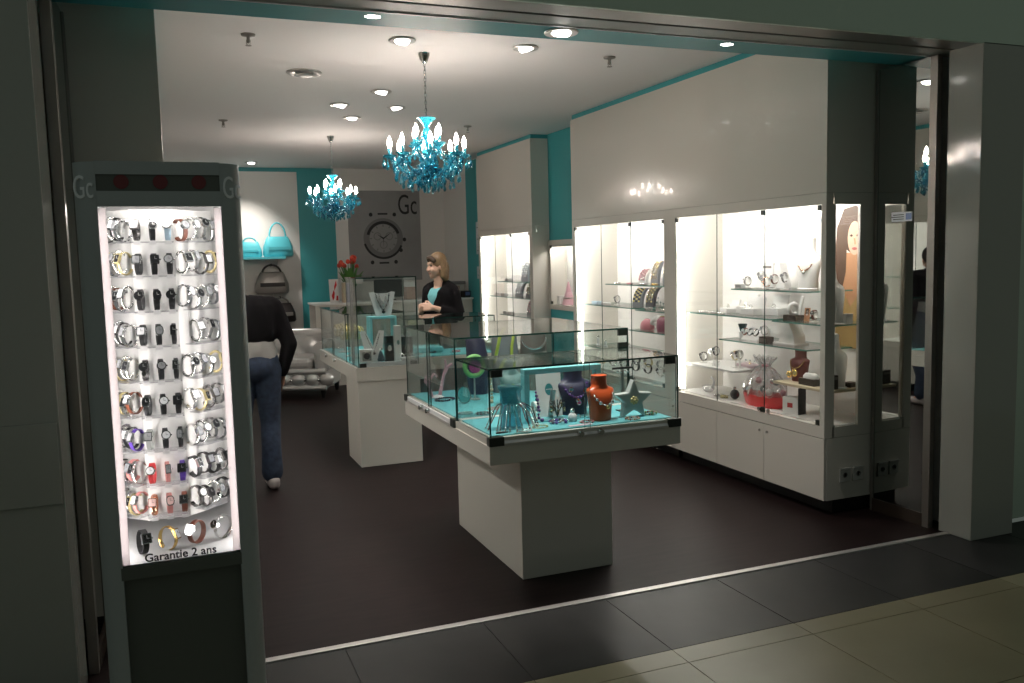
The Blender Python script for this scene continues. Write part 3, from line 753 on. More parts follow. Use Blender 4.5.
ZM = .778
org = (1.80, 4.33, 0)
CASE = thing('jewelry_showcase', 'stepped glass-topped jewelry showcase on a white pedestal, nearest the shop entrance', 'showcase', org)
MB(org).box(1.552, 2.048, 3.84, 4.83, 0, .65, .002).build('pedestal', 'lacquer', CASE)
b = MB(org); b.box(1.307, 2.300, 3.595, 5.06, .65, .736, .002); b.box(1.311, 2.296, 3.600, 5.056, .735, .772); b.build('slab', 'lacquer', CASE)
b = MB(org); b.box(1.335, 2.272, 3.63, 4.06, .7715, ZM); b.build('felt_mat', 'mat_turq', CASE)
b = MB(org); b.box(1.335, 2.272, 4.11, 5.03, .7715, ZM); b.build('felt_mat', 'mat_turq', CASE)
MB(org).box(1.33, 2.28, 4.065, 4.105, .7715, ZM + .002).build('divider_strip', 'white', CASE)
glassbox(CASE, org, 1.312, 2.295, 3.603, 4.082, .772, 1.085, 'front')
glassbox(CASE, org, 1.312, 2.292, 4.086, 5.05, .772, 1.186, 'left')
rail(CASE, org, (1.305, 3.597), (2.302, 3.597), .772, 'x', (1.755, 1.86))
rail(CASE, org, (1.309, 4.09), (1.309, 5.055), .772, 'y', (4.535, 4.665))
for x, y, z in ((1.325, 3.600, 1.045), (2.225, 3.600, 1.045), (2.235, 4.083, 1.145), (2.235, 4.083, 1.075)): MB(org).box(x, x + .055, y, y + .02, z, z + .034, .001).build('glass_clip', 'clip', CASE)

# goods in the front box
ZM += .001
# multi-strand jewellery fan
t = thing('bracelet_fan', 'fan of silver and beaded bracelets spread round a teal drum at the front glass corner', 'bracelet stand', (1.478, 3.76, ZM))
MB().lathe([(.050, 0), (.052, .01), (.046, .02), (.046, .175), (.054, .185), (.054, .20), (.002, .202)], 24, sx=1.1).build('drum', 'crystal2', t)
fan_m = ['silver', 'black', 'maroon', 'steel', 'navy', 'silver', 'brown', 'steel']
for k in range(17):
    a = -PI * 1.05 + 1.15 * PI * k / 16 + .05 * math.sin(k * 5); mname = fan_m[k % 8]; rr = .012 * math.sin(k * 3.7); zz = .02 * math.sin(k * 2.3)
    p = [(.052 * math.cos(a), .052 * math.sin(a), .118), (.066 * math.cos(a), .066 * math.sin(a), .112), ((.092 + rr) * math.cos(a), (.092 + rr) * math.sin(a), .075 + zz), ((.115 + rr) * math.cos(a), (.115 + rr) * math.sin(a), .022), ((.122 + rr) * math.cos(a), (.122 + rr) * math.sin(a), .006)]
    q = MB(); q.m = 0; q.tube(p, [.0022, .0026, .0026, .003, .003], 6); q.m = 1; q.sph(p[-1], .006, 8, 5); q.sph(p[3], .005, 8, 5); q.sph(p[2], .0045, 8, 5)
    q.build('strand', [mname, 'silver'], t)
# turquoise open frame
t = thing('display_box', 'turquoise open frame standing behind the orange bust', 'frame', (1.775, 3.83, ZM))
b = MB(); W2, H2, D2, q = .205, .262, .024, .026
b.box(-W2, W2, -D2, D2, H2 - q, H2, .002); b.box(-W2, W2, -D2, D2, 0, .006)
b.box(-W2, -W2 + q, -D2, D2, .006, H2 - q, .0015); b.box(W2 - q, W2, -D2, D2, .006, H2 - q, .0015)
b.build('frame', 'frame_turq', t)
card('white card printed with a teal disc, seen through the turquoise frame', (1.755, 3.925, ZM), 0, .135, .245, 'card', -.10, (['teal', 'dialwhite'], [([(.16 * math.cos(2 * PI * i / 20), .16 + .40 + .12 * math.sin(2 * PI * i / 20)) for i in range(20)], 0), ([(-.12, .55), (.12, .55), (.12, .57), (-.12, .57)], 1)]))
bust('navy purple necklace bust behind the turquoise frame', (1.895, 3.945, ZM), -.1, .238, 'navy', 1.1)
necklace('purple bead necklace with brooches on the navy bust', (1.895, 3.945, ZM), -.1, uline(.062, .07, -.02, -.062, .16), C('purplebead', (.12, .05, .22), .25), .007, .012, 'silver')
for k, (x, z, m_) in enumerate(((-.045, .135, 'crystal2'), (.035, .125, 'crystal2'), (0, .065, 'magenta'))):
    t = thing('brooch', ('pale brooch pinned to the left shoulder of the navy bust', 'pale brooch pinned to the right shoulder of the navy bust', 'magenta brooch pinned low on the navy bust')[k], 'brooch', (1.895 + x, 3.885, ZM + z), 0, 'brooches on the navy bust')
    MB().lathe([(.001, 0), (.012, .002), (.013, .005), (.001, .008)], 12).build('setting', 'silver', t, rot=(PI / 2, 0, 0))
    MB().sph((0, -.008, 0), .007, 8, 6).build('stone', m_, t)
bust('orange necklace bust with bare shoulders at the front glass', (1.938, 3.740, ZM), .05, .222, 'orange', .93)
necklace('silver and gold nugget necklace on the orange bust', (1.938, 3.740, ZM), .05, uline(.052, .055, -.03, -.070, .135), 'silver', .008, .010, 'gold', nb=8)
for k in range(3):
    ring(('silver ring with pale stone at the left foot of the orange bust', 'silver ring with pale stone right of the orange bust', 'silver ring with pale stone behind the star')[k], ((1.845, 3.79, ZM), (2.005, 3.77, ZM), (2.21, 3.88, ZM))[k], .4 * k, 'silver', 'crystal2')
# silver star
t = thing('star_box', 'silver star-shaped display box with a gilt flower on its face', 'star box', (2.115, 3.735, ZM), -.12)
def star(R, r_, n=5, ph=PI / 2): return [((R if i % 2 == 0 else r_) * math.cos(ph + PI * i / n), (R if i % 2 == 0 else r_) * math.sin(ph + PI * i / n) + .083) for i in range(2 * n)]
b = MB(); b.prism(star(.10, .046), -.02, .025, 'xz'); b.build('body', 'silverbox', t)
b = MB(); b.prism(star(.086, .039), -.0225, -.0195, 'xz'); b.build('face', C('starface', (.48, .52, .52), .3, .1), t)
b = MB()
for k in range(7): b.sph((.015 * math.cos(k * .9), -.024, .083 + .015 * math.sin(k * .9)), .0075, 7, 5)
b.sph((0, -.027, .083), .009); b.build('flower', 'goldmix', t)
t = thing('hanging_pendant', 'small black pendant bar on a chain above the silver star', 'pendant', (2.15, 3.90, ZM))
MB().box(-.055, .055, -.006, .006, .215, .225, .002).build('bar', 'black', t); MB().box(-.006, .006, -.006, .006, 0, .215).build('post', 'alu_dark', t); MB().box(-.03, .03, -.02, .02, 0, .005, .001).build('foot', 'black', t)
b = MB()
for k in range(4): b.sph((-.03 + .02 * k, -.008, .205 - .004 * (k % 2)), .006, 7, 5)
b.build('charms', 'silver', t, kind='stuff')
bracelet('multicolour bead bracelet lying right of the star', (2.215, 3.745, ZM), .4, .040, .006, ['maroon', 'green', 'goldmix'])
bracelet('red and brown bead bracelet lying in front of the star', (2.075, 3.665, ZM), .1, .036, .005, ['beadmulti', 'maroon', 'silver'])
bracelet('purple and silver stone bracelet in front of the turquoise frame', (1.72, 3.755, ZM), .15, .042, .0085, ['purple', 'silver', 'navy'])
bracelet('thin gold chain bracelet left of the pink card', (1.60, 3.70, ZM), .3, .04, .003, 'gold')
bracelet('coral bead bracelet before the orange bust', (1.845, 3.70, ZM), .1, .034, .0045, ['maroon', 'pink', 'beadmulti'])
bracelet('silver bead bracelet flat beside the fan', (1.50, 3.655, ZM), .1, .036, .0035, 'silver')
t = thing('perfume_bottle', 'white frosted ornament with a silver top before the turquoise frame', 'ornament', (1.80, 3.765, ZM))
MB().lathe([(.018, 0), (.022, .01), (.020, .03), (.010, .042)], 14).build('bottle', 'frost', t); MB().lathe([(.008, .042), (.012, .048), (.010, .06), (.002, .064)], 10).build('stopper', 'silver', t)
t = thing('price_card', 'flat pink price card on the turquoise mat', 'price card', (1.79, 3.655, ZM)); MB().box(-.06, .06, -.013, .013, 0, .002).build('sheet', C('pinkcard', (.70, .55, .60), .5), t)
t = thing('money_clip', 'small dark oval clip lying at the front left glass corner', 'clip', (1.395, 3.665, ZM)); MB().lathe([(.030, 0), (.032, .003), (.028, .006), (.002, .007)], 18, sy=.3).build('plate', 'black', t)
necklace('purple and white bead strand hanging down the left side of the frame', (1.622, 3.795, ZM), 0, [(0, 0, .16), (.005, -.004, .12), (.012, -.006, .07), (.008, -.008, .03), (.03, -.02, .012)], C('purplebead', (.12, .05, .22), .25), .008, .010, 'silver')
cuff_stand('white round stand inside the frame beside the card', (1.665, 3.90, ZM), .2, 'white', .08)
t = thing('charm_cluster', 'cluster of bronze charms on a twig stand before the white card', 'charm stand', (1.775, 3.885, ZM + .003))
b = MB()
for k in range(7):
    a = k * .9; b.tube([(0, 0, 0), (.015 * math.cos(a), .012 * math.sin(a), .04), (.04 * math.cos(a), .02 * math.sin(a), .075 + .008 * (k % 3))], .003, 6)
b.build('twigs', 'gunmetal', t)
b = MB()
for k in range(12):
    a = k * 1.9; b.sph((.036 * math.cos(a), .02 * math.sin(a) - .006, .03 + .005 * (k % 8)), .007, 7, 5)
b.build('charms', C('bronze', (.30, .24, .14), .3, .7), t, kind='stuff')
# goods in the rear box
t = thing('ring_tree', 'pink and white branching ring tree in the left rear glass box', 'ring tree', (1.43, 4.80, ZM), .3)
MB().lathe([(.04, 0), (.042, .004), (.03, .01), (.006, .016)], 16).build('foot', 'frost', t)
for pts in ([(-.035, 0, .01), (-.05, 0, .06), (-.045, 0, .11), (-.02, -.005, .14), (.005, 0, .12)], [(.02, 0, .01), (.035, 0, .06), (.05, 0, .12), (.07, 0, .17), (.065, 0, .215)], [(.055, 0, .13), (.08, 0, .17), (.11, -.005, .185)], [(-.05, 0, .07), (-.075, 0, .10), (-.07, 0, .135)]):
    q = MB(); q.m = 0; q.tube(pts, [.011, .010, .009, .008, .006][:len(pts)], 10); q.build('branch', C('pinkpale', (.62, .36, .42), .35), t)
bracelet('blue-black oval bangle lying at the foot of the ring tree', (1.44, 4.68, ZM), .5, .06, .006, ['navy', 'gunmetal'])
t = thing('medallion', 'dark teal round medallion leaning in the rear glass box', 'medallion', (1.50, 4.50, ZM + .006))
b = MB(); b.T = Matrix.Rotation(-.35, 4, 'X'); b.prism(ell(0, .045, .036, .045), -.003, .003, 'xz'); b.build('disc', 'teal', t)
b = MB(); b.T = Matrix.Rotation(-.35, 4, 'X'); b.torus((0, 0, .045), .037, .004, 'y', 26, 6, .046); b.build('rim', 'silver', t)
t = thing('coloured_hoop', 'green and magenta round ornament standing in the rear glass box', 'ornament', (1.60, 4.62, ZM))
b = MB(); b.torus((0, 0, .19), .055, .014, 'y', 26, 8); b.build('hoop', C('limegreen', (.22, .50, .16), .4), t)
b = MB(); b.prism(ell(0.01, .19, .040, .040), -.004, .004, 'xz'); b.build('disc', 'magenta', t)
b = MB(); b.box(-.004, .004, -.004, .004, 0, .137); b.lathe([(.03, 0), (.03, .005), (.004, .008)], 14); b.build('stand', 'alu', t)
necklace('coral and grey bead strand hanging on a post in the rear box', (1.61, 4.38, ZM), 0, [(0, 0, .20), (-.006, 0, .15), (0, 0, .10), (.006, 0, .05), (0, 0, .012)], ['beadmulti', 'pink', 'silver'][0], .010)
bust('grey cloth necklace bust in the rear glass box', (1.72, 4.36, ZM), 0, .24, C('tealgrey', (.16, .27, .28), .5), .8)
t = thing('display_cushion', 'navy rounded display cushion tall in the rear glass box', 'cushion', (1.70, 4.83, ZM), .25)
MB().loft([[(x * .068 * math.cos(a), y_ * .06 * math.sin(a) + o, z) for a in [2 * PI * i / 20 for i in range(20)]] for x, y_, o, z in ((1, 1, 0, 0), (1.05, 1, 0, .10), (1, .9, .01, .22), (.9, .75, .03, .31), (.6, .5, .05, .355), (.2, .2, .06, .37))]).build('pad', 'navy', t)
t = thing('display_cushion', 'grey display cushion with a lime band, second from the glass corner', 'cushion', (1.86, 4.80, ZM), -.25)
CR = [[(x * .078 * math.cos(a), y_ * .06 * math.sin(a) + o, z) for a in [2 * PI * i / 20 for i in range(20)]] for x, y_, o, z in ((1, 1, 0, 0), (1.05, 1, 0, .10), (1.05, .9, .01, .22), (.95, .75, .03, .33), (.6, .5, .05, .375), (.2, .2, .06, .385))]
MB().loft(CR).build('pad', 'greycloth', t)
b = MB(); b.tube([(-.07, -.045, .18), (-.05, -.058, .27), (-.03, -.04, .35), (.0, .0, .378)], .010, 8); b.build('band', 'lime', t); b = MB(); b.tube([(.03, -.06, .2), (.035, -.055, .28), (.05, -.03, .345), (.06, .02, .36)], .009, 8); b.build('band', 'lime', t)
t = thing('display_cushion', 'taupe display cushion at the right of the rear glass box', 'cushion', (2.045, 4.80, ZM), -.3)
MB().loft(CR).build('pad', 'taupe', t)
b = MB(); b.tube(uline(.07, .06, -.03, -.052, .31), .006, 6); b.build('chain', 'silver', t)
for k, (x, y, lab) in enumerate(((1.40, 4.20, 'chain bracelet flat in the rear box near its front left corner'), (1.48, 4.16, 'red-stoned bracelet flat beside the divider strip'), (1.58, 4.26, 'coral bracelet flat below the hanging bead strand'), (1.56, 4.66, 'silver bracelet flat behind the teal medallion'), (2.0, 4.3, 'silver bracelet flat at the right of the rear box'))):
    bracelet(lab, (x, y, ZM), .3 * k, .035, .0055, (['silver', 'steel'], ['maroon', 'silver'], ['beadmulti', 'pink'], ['silver', 'goldmix'], ['steel', 'silver'])[k])

# ------------------------------------------------------------------ watch display stand in front
SO = (.005, 2.70, 0)
STAND = thing('watch_display_stand', 'tall charcoal watch display stand with a lit white window, at the left of the entrance', 'display stand', SO)
def post(sx):
    n = 12; x0, x1 = (.152, .208)
    pts = [(x0, .02)] + [(x0 + (x1 - x0) * math.sin(PI / 2 * i / n), -.192 + .062 * (1 - math.cos(PI / 2 * i / n))) for i in range(n + 1)] + [(x1, .20), (x0, .20)]
    b = MB(); b.prism([(sx * x, y_) for x, y_ in pts], 0, 1.850, 'xy', True)
    return b.build('corner_post', 'standgrey', STAND)
post(-1); post(1)
# header with recessed band and red discs
b = MB(SO); b.box(-.149, .159, 2.512, 2.90, 1.765, 1.852, .002); b.box(-.149, .159, 2.512, 2.524, 1.735, 1.766); b.build('header', 'standdark', STAND)
b = MB(SO); b.box(-.147, .157, 2.506, 2.513, 1.818, 1.852); b.box(-.147, .157, 2.506, 2.513, 1.735, 1.775); b.build('header_band', 'standgrey', STAND)
for x in (-.087, .008, .104): MB(SO).tube([(x, 2.513, 1.799), (x, 2.509, 1.799)], .0185, 26).build('red_disc', 'dotred', STAND)
b = MB(SO); b.box(-.149, .159, 2.535, 2.90, 0, .745); b.build('lower_panel', 'standdark', STAND)
b = MB(SO); b.box(-.152, .160, 2.508, 2.545, .735, .771, .001); b.build('sill_bar', 'standdark', STAND)
gm = text_mesh('Gc', .085, .002)
for v in gm.vertices: v.co.x *= .56; gm.materials.append(C('letter_sheen_white', (.95, .96, 1.0), .25, 0.))  # non-metal near-white colour stands in for the chrome's bright reflections
for sx, a, nm in ((1, .42, ''), (-1, -.42, '')):
    link('chrome_letters', gm, STAND, (sx * .183, -.1845 + .002, 1.757), (PI / 2, 0, a * 1.15))
# bright interior
b = MB(SO); b.box(-.152, -.150, 2.55, 2.86, .771, 1.765); b.box(.160, .162, 2.55, 2.86, .771, 1.765); b.box(-.152, .162, 2.86, 2.868, .771, 1.765)
b.build('lining', 'white', STAND)
b = MB(SO); b.add([(-.150, 2.515, .775), (.160, 2.515, .775), (.160, 2.85, .86), (-.150, 2.85, .86)], [[0, 1, 2, 3]]); b.build('sloped_floor', C('standfloor', (.5, .5, .5), .4), STAND)
cx = [(-.077, 2.62), (.034, 2.62), (.140, 2.715), (.140, 2.80), (-.150, 2.80), (-.150, 2.695)]
b = MB(SO); b.prism(cx, .862, 1.733, 'xy'); b.build('column', 'white', STAND)
for x in (-.139, .149): MB(SO).box(x - .011, x + .011, 2.514, 2.518, .775, 1.732, .001).build('light_diffuser', 'diffuser', STAND)
for x in (-.141, .151): MB(SO).tube([(x, 2.540, .80), (x, 2.540, 1.71)], .006, 8).build('light_tube', 'standtube', STAND)
MB(SO).tube([(-.14, 2.536, 1.752), (.15, 2.536, 1.752)], .007, 8).build('light_tube', 'standtube', STAND)  # unseen tube added behind the header to brighten the window interior
p_ = MB(SO); p_.pane(-.151, .161, 2.5085, 2.5115, .772, 1.735); p_.build('front_glass', ['cabglass', 'gedge'], STAND)
tm = text_mesh('Garantie 2 ans', .0315, .0004, bold=.0006); tm.materials.append(M['ink'])
link('lettering', tm, STAND, (-.004, 2.5075 - 2.70, .7795), (PI / 2, 0, 0))
# rows of watches on acrylic ledges
ROWZ = [1.677, 1.584, 1.487, 1.39, 1.293, 1.195, 1.099, 1.003, .913]
ORD = ['top row', 'second row from top', 'third row from top', 'fourth row from top', 'middle row', 'fourth row from bottom', 'third row from bottom', 'second row from bottom', 'bottom row']
ledge_c = MB().box(-.056, .054, -.046, 0, 0, .003).mesh('acrylic_ledge', 'acrylic'); ledge_s = MB().box(-.055, .055, -.040, 0, 0, .003).mesh('acrylic_ledge', 'acrylic')
tagm = MB().box(-.009, .009, -.0005, .0005, 0, .010).mesh('price_tag', 'card')
MID = [  # strap kind, strap, shape, case, dial for the three middle watches of every row
    [('leather', 'gunmetal', 'square', 'gunmetal', 'dialsilver'), ('leather', 'blackstrap', 'round', 'steel', 'dialblack'), ('leather', 'bluestrap', 'round', 'steel', 'dialwhite')],
    [('leather', 'blackstrap', 'square', 'steel', 'dialsilver'), ('leather', 'blackstrap', 'square', 'gunmetal', 'dialblack'), ('leather', 'blackstrap', 'round', 'steel', 'dialsilver')],
    [('leather', 'blackstrap', 'round', 'gunmetal', 'dialblack'), ('leather', 'blackstrap', 'tonneau', 'gunmetal', 'dialblack'), ('leather', 'blackstrap', 'round', 'gunmetal', 'dialblack')],
    [('leather', 'blackstrap', 'square', 'steel', 'dialwhite'), ('leather', 'blackstrap', 'tonneau', 'steel', 'dialsilver'), ('leather', 'blackstrap', 'narrow', 'gunmetal', 'dialblack')],
    [('links', 'gunmetal', 'round', 'gunmetal', 'dialblack'), ('leather', 'blackstrap', 'round', 'gunmetal', 'dialsilver'), ('leather', 'blackstrap', 'narrow', 'steel', 'dialblack')],
    [('leather', 'blackstrap', 'tonneau', 'steel', 'dialblack'), ('leather', 'blackstrap', 'round', 'steel', 'dialwhite'), ('leather', 'blackstrap', 'square', 'gunmetal', 'dialblack')],
    [('leather', 'greystrap', 'square', 'steel', 'dialsilver'), ('leather', 'blackstrap', 'round', 'steel', 'dialwhite'), ('leather', 'blackstrap', 'narrow', 'steel', 'dialsilver')],
    [('leather', 'redstrap', 'round', 'steel', 'dialwhite'), ('leather', 'pinkstrap', 'narrow', 'steel', 'dialsilver'), ('leather', 'purplestrap', 'square', 'gunmetal', 'dialblack')],
    [('bangle', 'rose', 'square', 'rose', 'dialpink'), ('leather', 'pinkstrap', 'tonneau', 'steel', 'dialpink'), ('leather', 'brownstrap', 'square', 'steel', 'dialblack')]]
LEFT = [['steel', 'gunmetal', 'silver', 'gunmetal'], ['goldmix', 'silver', 'steel', 'goldmix'], ['silver', 'steel', 'brownstrap', 'silver'], ['silver', 'gunmetal', 'steel', 'silver'], ['silver', 'silver', 'goldmix', 'silver'],
        ['brownstrap', 'silver', 'goldmix', 'white'], ['purplestrap', 'blackstrap', 'gunmetal', 'white'], ['silver', 'pinkstrap', 'steel', 'blackstrap'], ['pinkstrap', 'goldmix', 'steel', 'gunmetal']]
RIGHT = [['brownstrap', 'silver', 'silver', 'steel'], ['silver', 'silver', 'gunmetal', 'goldmix'], ['steel', 'silver', 'silver', 'steel'], [None, 'silver', 'silver', 'steel'], ['silver', 'steel', 'silver', 'goldmix'],
         ['silver', 'goldmix', 'gunmetal', 'silver'], ['silver', 'chrome', 'silver', 'chrome'], ['blackstrap', 'gunmetal', 'blackstrap', 'gunmetal'], ['gunmetal', 'gunmetal', 'silver', 'blackstrap']]
POSN = ['innermost', 'second', 'third', 'outermost']
shp = {'dialwhite': 'white', 'dialblack': 'black', 'dialsilver': 'silver', 'dialpink': 'pink'}
for i, z in enumerate(ROWZ):
    for me, x, y_, a in ((ledge_c, -.0215, 2.619, 0), (ledge_s, -.115, 2.655, -.76), (ledge_s, .089, 2.666, .73)):
        link('acrylic_ledge', me, STAND, (x - SO[0], y_ - SO[1], z - .0352), (0, 0, a))
    for k, (kd, sm_, sh_, cm_, dm_) in enumerate(MID[i]):
        x = -.060 + .0395 * k
        link('price_tag', tagm, STAND, (x - SO[0], 2.572 - SO[1], z - .0405), (.25, 0, 0))
        watch((x, 2.592, z), ((i * 5 + k * 3) % 5 - 2) * .09, kd, sm_, sh_, cm_, dm_, f"{shp[dm_]} {sh_} watch on {NAME[sm_]} strap, {('left', 'centre', 'right')[k]} of middle three, stand's {ORD[i]}".replace('tonneau', 'barrel'), 'middle watches of the lit stand', .0125 if sh_ != 'narrow' else .010, 1.0)
    for side, cols, p0, p1, ang in (('left', LEFT[i], (-.0935, 2.612), (-.134, 2.668), -.75), ('right', RIGHT[i], (.051, 2.616), (.128, 2.683), .72)):
        for k, cmn in enumerate(cols):
            if cmn is None: continue
            u = k / 3
            x = p0[0] + (p1[0] - p0[0]) * u; y_ = p0[1] + (p1[1] - p0[1]) * u
            leather = 'strap' in cmn
            kd = 'leather' if leather else ('links', 'bangle', 'chain')[(i + k + (side == 'right')) % 3]
            tilt = (((i * 3 + k * 5) % 7) - 3) * .024
            watch((x, y_ - .004, z + .004 * ((i + k) % 3) - .001), (tilt * .5, tilt, ang + tilt * 1.5), kd, cmn, ('round', 'square', 'tonneau', 'narrow')[(i + 2 * k) % 4] if side == 'right' else 'narrow', 'steel' if leather or cmn == 'white' else cmn, ('dialsilver', 'dialwhite', 'dialblack')[(i * 2 + k) % 3],
                  f"{NAME[cmn]} {'strap' if leather else 'bracelet'} watch, {POSN[k]} in the {side} bunch, stand's {ORD[i]}", 'side bunches of watches on the lit stand', .0125 if side == 'right' else .0105, 1.06)
for (x, y_, z, rz, kd, sm_, sh_, cm_, dm_, lab) in ((-.095, 2.56, .822, .35, 'leather', 'blackstrap', 'square', 'steel', 'dialblack', 'black strap square watch standing at the left on the stand floor'), (-.030, 2.575, .818, .9, 'bangle', 'gold', 'narrow', 'gold', 'dialwhite', 'slim gold bangle watch on the stand floor'),
      (.046, 2.575, .826, -.8, 'leather', 'brownstrap', 'square', 'steel', 'dialsilver', 'red-brown strap watch on the stand floor'), (.118, 2.585, .828, -1.0, 'bangle', 'silver', 'round', 'silver', 'dialblack', 'wide silver bangle watch at the right on the stand floor')):
    watch((x, y_, z), (0, .05, rz), kd, sm_, sh_, cm_, dm_, lab, 'watches on the stand floor', .014, 1.15)

# ------------------------------------------------------------------ second showcase group farther back
org = (1.57, 6.75, 0)
T2 = thing('jewelry_showcase', 'tall-ended glass showcase on a white pedestal, behind and left of the nearest one', 'showcase', org)
MB(org).box(1.325, 1.812, 6.52, 6.98, 0, .662, .002).build('pedestal', 'lacquer', T2)
b = MB(org); b.box(1.312, 1.825, 6.508, 8.15, .662, .768, .002); b.box(1.825, 2.62, 6.92, 7.45, .662, .768, .002); b.build('slab', 'lacquer', T2)
MB(org).box(2.40, 2.60, 6.96, 7.42, 0, .661, .002).build('pedestal', 'lacquer', T2)
MB(org).box(1.34, 1.80, 6.54, 8.12, .768, .774).build('felt_mat', 'mat_turq', T2)
MB(org).box(1.84, 2.60, 6.94, 7.43, .768, .774).build('felt_mat', 'mat_turq', T2)
MB(org).box(1.345, 1.80, 6.53, 6.545, .768, .800).build('door_rail', 'frost', T2)
for x in (1.342, 1.74): MB(org).box(x, x + .05, 6.506, 6.53, .770, .800).build('corner_bracket', 'clip', T2)
glassbox(T2, org, 1.333, 1.808, 6.52, 6.93, .768, 1.448, 'left')
glassbox(T2, org, 1.325, 1.815, 6.945, 8.14, .768, 1.155, 'left')
glassbox(T2, org, 1.835, 2.60, 6.935, 7.43, .768, 1.09, 'front')
MB(org).box(1.343, 1.395, 6.516, 6.53, 1.405, 1.44).build('glass_clip', 'alu', T2)
for y in (7.35, 7.75): MB(org).tube([(1.311, y, .745), (1.288, y, .745)], .013, 12).build('lock_knob', 'chrome', T2)
ZB = .775
t = thing('display_riser', 'turquoise table-shaped riser in the tall glass box', 'riser', (1.58, 6.76, ZB))
b = MB(); b.box(-.105, .105, -.07, .07, .345, .363, .002); b.build('top', 'frame_turq', t)
for sx in (-1, 1): MB().box(sx * .105 - (.016 if sx > 0 else 0), sx * .105 + (.016 if sx < 0 else 0), -.07, .07, 0, .345).build('side', 'frame_turq', t)
ZR = ZB + .364
t = thing('necklace_easel', 'grey-white V-shaped necklace board on top of the turquoise riser', 'display board', (1.60, 6.77, ZR))
b = MB(); b.T = Matrix.Rotation(-.16, 4, 'X'); b.prism([(-.06, 0), (.06, 0), (.105, .185), (.075, .19), (.04, .178), (-.04, .178), (-.075, .19), (-.105, .185)], -.008, .004, 'xz'); b.build('board', C('boardgrey', (.62, .62, .63), .5), t)
MB().box(-.05, .05, .0, .07, 0, .006).build('foot', 'boardgrey', t)
necklace('dark stone necklace hung on the V-shaped board', (1.60, 6.765, ZR), 0, [(-.055, .018, .178), (-.042, .006, .12), (-.02, -.002, .07), (0, -.004, .045), (.02, -.002, .07), (.042, .006, .12), (.055, .018, .178)], 'gunmetal', .0055, .014, 'black', nb=22)
necklace('silver drop necklace hung inside the V-shaped board', (1.60, 6.76, ZR), 0, [(-.03, .018, .176), (-.02, .01, .13), (0, .004, .10), (.02, .01, .13), (.03, .018, .176)], 'silver', .006, .009, 'silver', nb=11)
t = thing('necklace_easel', 'white V-shaped necklace board standing low in the tall glass box', 'display board', (1.475, 6.605, ZB))
b = MB(); b.T = Matrix.Rotation(-.16, 4, 'X'); b.prism([(-.05, 0), (.05, 0), (.095, .26), (.055, .265), (.0, .14), (-.055, .265), (-.095, .26)], -.006, .004, 'xz'); b.build('board', 'card', t)
MB().box(-.04, .04, 0, .07, 0, .005).build('foot', 'card', t)
necklace('dark V necklace on the low white board', (1.475, 6.60, ZB), 0, [(-.055, .028, .24), (-.03, .012, .17), (0, .002, .10), (.03, .012, .17), (.055, .028, .24)], 'gunmetal', .0045, .012, 'gunmetal', nb=20)
t = thing('watch_block', 'white block with a square chrome watch, at the front left of the tall box', 'watch block', (1.405, 6.562, ZB + .027)); MB().box(-.05, .05, -.018, .018, 0, .10, .003).build('block', 'card', t)
b = MB(); b.prism([(-.035, .015), (.035, .015), (.035, .085), (-.035, .085)], -.024, -.0182, 'xz'); b.build('case', 'chrome', t); b = MB(); b.prism(ell(0, .05, .024, .024), -.026, -.024, 'xz'); b.build('dial', 'dialblack', t)
for x, y, h, w_, m_, lab in ((1.608, 6.66, .21, .035, 'black', 'tall black watch block in front of the white slab'), (1.668, 6.625, .29, .026, 'card', 'tall thin white slab in the tall glass box'), (1.745, 6.64, .20, .045, 'black', 'black pendant block right of the white slab')):
    t = thing('display_block', lab, 'display block', (x, y, ZB + .002)); MB().box(-w_, w_, -.02, .02, 0, h, .003).build('body', m_, t)
    b = MB(); b.prism(ell(0, h * .55, w_ * .45, w_ * .7), -.023, -.0205, 'xz'); b.build('emblem', 'chrome', t)
t = thing('ring_holder', 'silver and white ring holder at the front right of the tall box', 'ring holder', (1.735, 6.565, ZB + .027)); MB().box(-.06, .05, -.018, .018, 0, .022, .004).build('base', 'card', t)
b = MB()
for k in range(4): b.torus((-.045 + .028 * k, 0, .034), .012, .003, 'y', 14, 5)
b.build('rings', 'silver', t, kind='stuff')
t = thing('figurine', 'dark figurine with a silver head at the foot of the white board', 'figurine', (1.525, 6.585, ZB + .027)); MB().lathe([(.026, 0), (.03, .01), (.02, .05), (.012, .07), (.004, .08)], 14).build('body', C('darkteal', (.03, .07, .09), .3), t); MB().sph((0, 0, .09), .014).build('head', 'silver', t)
cuff_stand('silver-white cuff stand behind the black pendant block', (1.76, 6.72, ZB), .2, 'card', .20); ring('silver flower ring on a post at the right of the tall box', (1.77, 6.66, ZB + .2), 0, 'silver', 'silver', R=.018)
for k, (x, y, m_, lab) in enumerate(((1.45, 7.33, 'yellow', 'pile of gold straw-coloured bangles in the left wing of the rear showcase'), (1.46, 7.70, 'goldmix', 'pile of dull gold bangles deeper in the left wing of the rear showcase'))):
    t = thing('bangle_holder', lab, 'bangle stand', (x, y, ZB), .2); MB().lathe([(.06, 0), (.06, .006), (.01, .012), (.01, .27)], 16).build('stand', 'alu', t)
    MB().tube([(-.09, 0, .20), (.11, 0, .20)], .014, 10).build('arm', 'alu', t)
    for j in range(7): MB().torus((-.078 + .028 * j, 0, .195), .046 + .003 * (j % 3), .008, 'x', 18, 6).build('bangle', m_ if j % 2 else 'goldmix', t)
